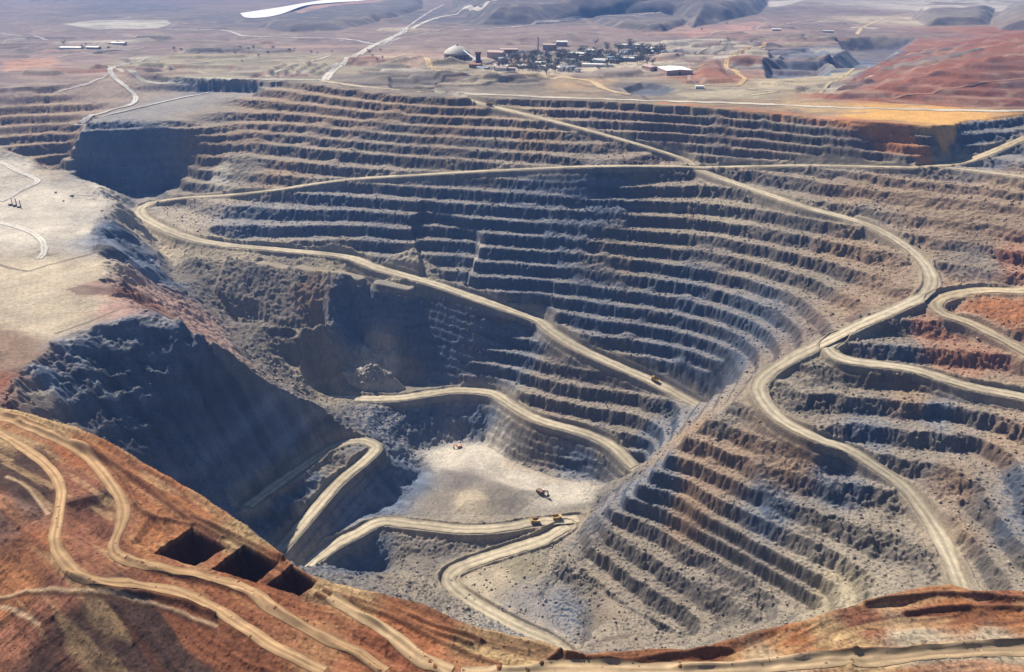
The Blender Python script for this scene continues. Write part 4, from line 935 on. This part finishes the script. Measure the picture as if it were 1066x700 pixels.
for px, py, rz, L, Wd, h, rf, wl_, lb in [
    (677, 73, 20, 40, 22, 8, 'pink sheet', 'pink sheet', 'pinkish shed left of the large white roofed shed'),
    (602, 60, 75, 44, 24, 11, 'pale sheet', 'blue sheet', 'pale roofed shed in the middle of the plant trees'),
    (655, 50, 80, 60, 20, 9, 'pale sheet', 'pale sheet', 'long pale shed at the far right end of the plant trees'),
    (672, 53.5, 70, 52, 24, 9, 'white paint', 'grey steel', 'white roofed shed in front of the long pale shed at the right'),
    (640, 64, 85, 36, 18, 10, 'blue sheet', 'grey steel', 'blue grey shed near the right side of the plant trees'),
    (622, 70, 78, 70, 14, 6, 'white paint', 'pale sheet', 'low long white shed along the front of the plant trees'),
    (572, 52, 80, 34, 20, 14, 'pink sheet', 'pink sheet', 'tall pinkish mill shed behind the plant trees'),
    (530, 55, 85, 46, 22, 12, 'pink sheet', 'dust red', 'dusty red mill shed between dome and plant trees'),
    (517, 62, 70, 40, 26, 18, 'pink sheet', 'pink sheet', 'tall dusty pink mill shed right of the dome'),
    (548, 71, 80, 38, 16, 7, 'pale sheet', 'pink sheet', 'low shed with pale roof in front of the mill'),
    (585, 48.5, 85, 30, 16, 12, 'white paint', 'pink sheet', 'small white roofed shed at the back of the plant'),
    (495, 73, 80, 26, 16, 8, 'dust red', 'dust red', 'small dusty red shed below the dome'),
    (745, 51, 60, 22, 14, 7, 'dust red', 'dust red', 'small brown shed above the S shaped road'),
    (728, 92.5, 85, 16, 9, 5, 'white paint', 'white paint', 'tiny white hut on the flats near the rim road'),
    (808, 32, 80, 30, 16, 6, 'white paint', 'pale sheet', 'lone white roofed shed on the far right plain'),
    (862, 34, 70, 34, 14, 6, 'pale sheet', 'pale sheet', 'lone pale shed beside the tan curving road'),
    (75, 52, 85, 60, 18, 7, 'white paint', 'pale sheet', 'long white shed on the far left plain'),
    (124, 47.5, 85, 40, 16, 7, 'white paint', 'pale sheet', 'white shed right of the long one on the left plain'),
    (98, 53, 80, 36, 14, 6, 'pale sheet', 'grey steel', 'small grey shed below the white sheds on the left plain')]:
    shed(px, py, R_(rz), L, Wd, h, rf, wl_, lb)
rb = random.Random(5)
for k in range(44):
    px = rb.uniform(500, 700); c = 71 - 12 * (px - 500) / 190
    shed(px, c + rb.uniform(-8, 8), R_(rb.uniform(55, 100)), rb.uniform(14, 34), rb.uniform(10, 18), rb.uniform(5, 11), rb.choice(['pale sheet', 'white paint', 'grey steel', 'blue sheet', 'pink sheet']), rb.choice(['pale sheet', 'grey steel', 'pink sheet', 'blue sheet']), 'small plant building half hidden among the grove trees', 'small buildings of the plant')
tw = empty('crusher_tower', (0, 0, 0)); MB().box((0, 0, 16), (15, 13, 34), top=(.9, .9)).build('tower_body', 'dark steel', tw); MB().box((0, 0, 36), (18, 15, 6)).build('top_house', 'rusty steel', tw); MB().box((9, 0, 8), (6, 10, 16)).build('side_house', 'pink sheet', tw)
p = D0(498, 71); tw.location = (p[0], p[1], gz(p[0], p[1])); tag(tw, 'dark square crusher tower just right of the dome', 'tower')
st = empty('chimney_stack', (0, 0, 0)); MB().tube((0, 0, -1), (0, 0, 52), 3.0, 2.0, 14).build('stack_shaft', 'concrete', st); MB().tube((0, 0, 50), (0, 0, 53), 2.5, 2.5, 14).build('stack_cap', 'dark steel', st)
p = D0(560, 56); st.location = (p[0], p[1], gz(p[0], p[1])); tag(st, 'slim grey chimney stack among the mill sheds', 'chimney')
tk0 = empty('tank', (0, 0, 0)); MB().lathe([(9, -1), (9, 9), (8.6, 9.3)], 24).build('shell', 'pale sheet', tk0); MB().lathe([(9.3, 9.0), (9.3, 9.6), (.1, 11.2)], 24).build('roof', 'grey steel', tk0)
MB().tube((9.3, 0, 0), (9.3, 0, 9.5), .4, n=5).build('ladder', 'yellow paint', tk0)
first = True
for px, py in [(583, 74), (592, 74.5), (601, 75), (588, 70.5), (597, 71)]:
    o = tk0 if first else copy_tree(tk0); first = False
    p = D0(px, py); o.location = (p[0], p[1], gz(p[0], p[1])); tag(o, 'round pale tank in the cluster at the front of the plant', 'tank', 'round tanks of the plant')

# --- trees
def tree_mesh(seed):
    rr = random.Random(seed); h = 1.0
    tm = MB(); tm.tube((0, 0, -.05), (.02, .01, .5), .035, .022, 6)
    cl = []
    for k in range(6):
        a = rr.uniform(0, 6.28); q = (rr.uniform(.12, .42) * math.cos(a), rr.uniform(.12, .3) * math.sin(a), rr.uniform(.5, .85)); tm.tube((.01, 0, rr.uniform(.25, .48)), q, .016, .006, 5); cl.append(q)
    cm = MB()
    for k in range(170):
        c = rr.choice(cl); d = Vector((rr.gauss(0, .11), rr.gauss(0, .11), rr.gauss(0, .085))) + Vector(c)
        n = Vector((rr.gauss(0, 1), rr.gauss(0, 1), rr.gauss(0, 1))).normalized(); e = n.orthogonal().normalized(); g = n.cross(e); s = rr.uniform(.03, .07); i = len(cm.v)
        cm.v += [tuple(d + e * s), tuple(d + g * s * .8), tuple(d - e * s), tuple(d - g * s * .8)]; cm.f.append((i, i + 1, i + 2, i + 3))
    out = []
    for mb, nm, mt in ((tm, 'trunk', 'bark'), (cm, 'crown', 'leaves' if seed % 3 else 'dry leaves')):
        me = bpy.data.meshes.new(nm); me.from_pydata(mb.v, [], mb.f); me.update(); me.materials.append(MT[mt]); out.append(me)
    return out
TMS = [tree_mesh(i) for i in range(6)]
def tree(px, py, h, lb, grp):
    r = empty('gum_tree', (0, 0, 0)); tm = TMS[rr_.randrange(6)]
    for me, nm in zip(tm, ('trunk', 'crown')): o = bpy.data.objects.new(nm, me); COL.objects.link(o); o.parent = r
    p = D0(px, py); r.location = (p[0], p[1], gz(p[0], p[1]) - .2); s = h; r.scale = (s * rr_.uniform(.9, 1.3), s * rr_.uniform(.9, 1.3), s); r.rotation_euler = (0, 0, rr_.uniform(0, 6.28)); tag(r, lb, 'tree', grp)
for k in range(170):
    t = rr_.random(); px = 520 + 172 * t; c = 70 - 13 * t
    tree(px, c + rr_.gauss(0, 5.2), rr_.uniform(16, 32), 'dark grey green tree in the grove among the plant sheds', 'trees of the plant grove')
for k in range(46):
    px, py = rr_.choice([(rr_.uniform(60, 135), rr_.uniform(44, 54)), (rr_.uniform(690, 880), rr_.uniform(22, 64)), (rr_.uniform(180, 420), rr_.uniform(50, 66))])
    tree(px, py, rr_.uniform(8, 15), 'small dark tree standing alone on the dusty plain', 'lone trees of the plain')

# --- salt lake and pads
def sheet(name, pts, label, cat, mat, lift=.6):
    pl = catmull([P(a, b, 0) for a, b in pts + pts[:1]], 30.0)[:, :2]
    c = pl.mean(0); V = [(c[0], c[1], gz(*c) + lift)]; n = len(pl)
    for k in range(1, 9):
        for q in pl:
            x, y = c + (q - c) * (k / 8); V.append((x, y, 0))
    V = [(x, y, 3.2) for x, y, _ in V]
    F = [(0, 1 + i, 1 + (i + 1) % n) for i in range(n)]
    me = bpy.data.meshes.new(name); F2 = F + [(1 + k * n + i, 1 + (k + 1) * n + i, 1 + (k + 1) * n + (i + 1) % n, 1 + k * n + (i + 1) % n) for k in range(7) for i in range(n)]
    me.from_pydata(V, [], F2); me.update(); o = link(name, me, MT[mat]); return tag(o, label, cat, None, 'structure')
sheet('salt_lake', [(250, 14.5), (256, 19), (272, 19), (292, 15.5), (318, 6.5), (345, 3.5), (380, 1), (400, -3), (362, -3), (322, 3), (290, 8.5)], 'bright white salt lake on the far plain', 'salt lake', 'salt')

#@@OBJ1
# ------------------------------------------------------------------ sky, sun, haze
wd = bpy.data.worlds.new('World'); SC.world = wd; wd.use_nodes = True
nt = wd.node_tree; sk = nt.nodes.new('ShaderNodeTexSky'); sk.sky_type = 'NISHITA'; sk.sun_disc = False
SAZ, SEL = R_(-36), R_(49.5)
sk.sun_elevation = SEL; sk.sun_rotation = SAZ; sk.air_density = 1.0; sk.dust_density = .6; sk.ozone_density = 4.0
nt.links.new(sk.outputs[0], nt.nodes['Background'].inputs[0]); nt.nodes['Background'].inputs[1].default_value = .052
sn = bpy.data.lights.new('sun', 'SUN'); sn.energy = 5.0; sn.angle = R_(.53); sn.color = (1, .90, .76)
so = bpy.data.objects.new('sun', sn); COL.objects.link(so)
from mathutils import Vector
sd = Vector((math.sin(SAZ) * math.cos(SEL), math.cos(SAZ) * math.cos(SEL), math.sin(SEL)))
so.rotation_euler = sd.to_track_quat('Z', 'Y').to_euler(); so.location = sd * 3000
if True:
    m, nt, b = nodes('haze'); nt.nodes.remove(b)
    pv = nt.nodes.new('ShaderNodeVolumePrincipled'); pv.inputs['Color'].default_value = (.20, .42, 1.0, 1); pv.inputs['Density'].default_value = 6.3e-5; pv.inputs['Anisotropy'].default_value = .2
    nt.links.new(pv.outputs[0], nt.nodes['Material Output'].inputs['Volume'])
    bm = bmesh.new(); bmesh.ops.create_cube(bm, size=1)
    for v in bm.verts: v.co = (v.co.x * 60000, 12000 + v.co.y * 30000, (-660 if v.co.z < 0 else 330))
    me = bpy.data.meshes.new('haze'); bm.to_mesh(me); bm.free()
    o = link('haze', me, m); tag(o, 'thin blue dust haze lying over the pit and the plain', 'haze', None, 'stuff')
# ------------------------------------------------------------------ render settings
SC.render.engine = 'CYCLES'
SC.view_settings.view_transform = 'Standard'; SC.view_settings.look = 'None'; SC.view_settings.gamma = 1; SC.view_settings.exposure = .66
SC.cycles.max_bounces = 4; SC.cycles.volume_bounces = 0; SC.cycles.diffuse_bounces = 3; SC.cycles.use_denoising = True
SC.cycles.volume_step_rate = 1
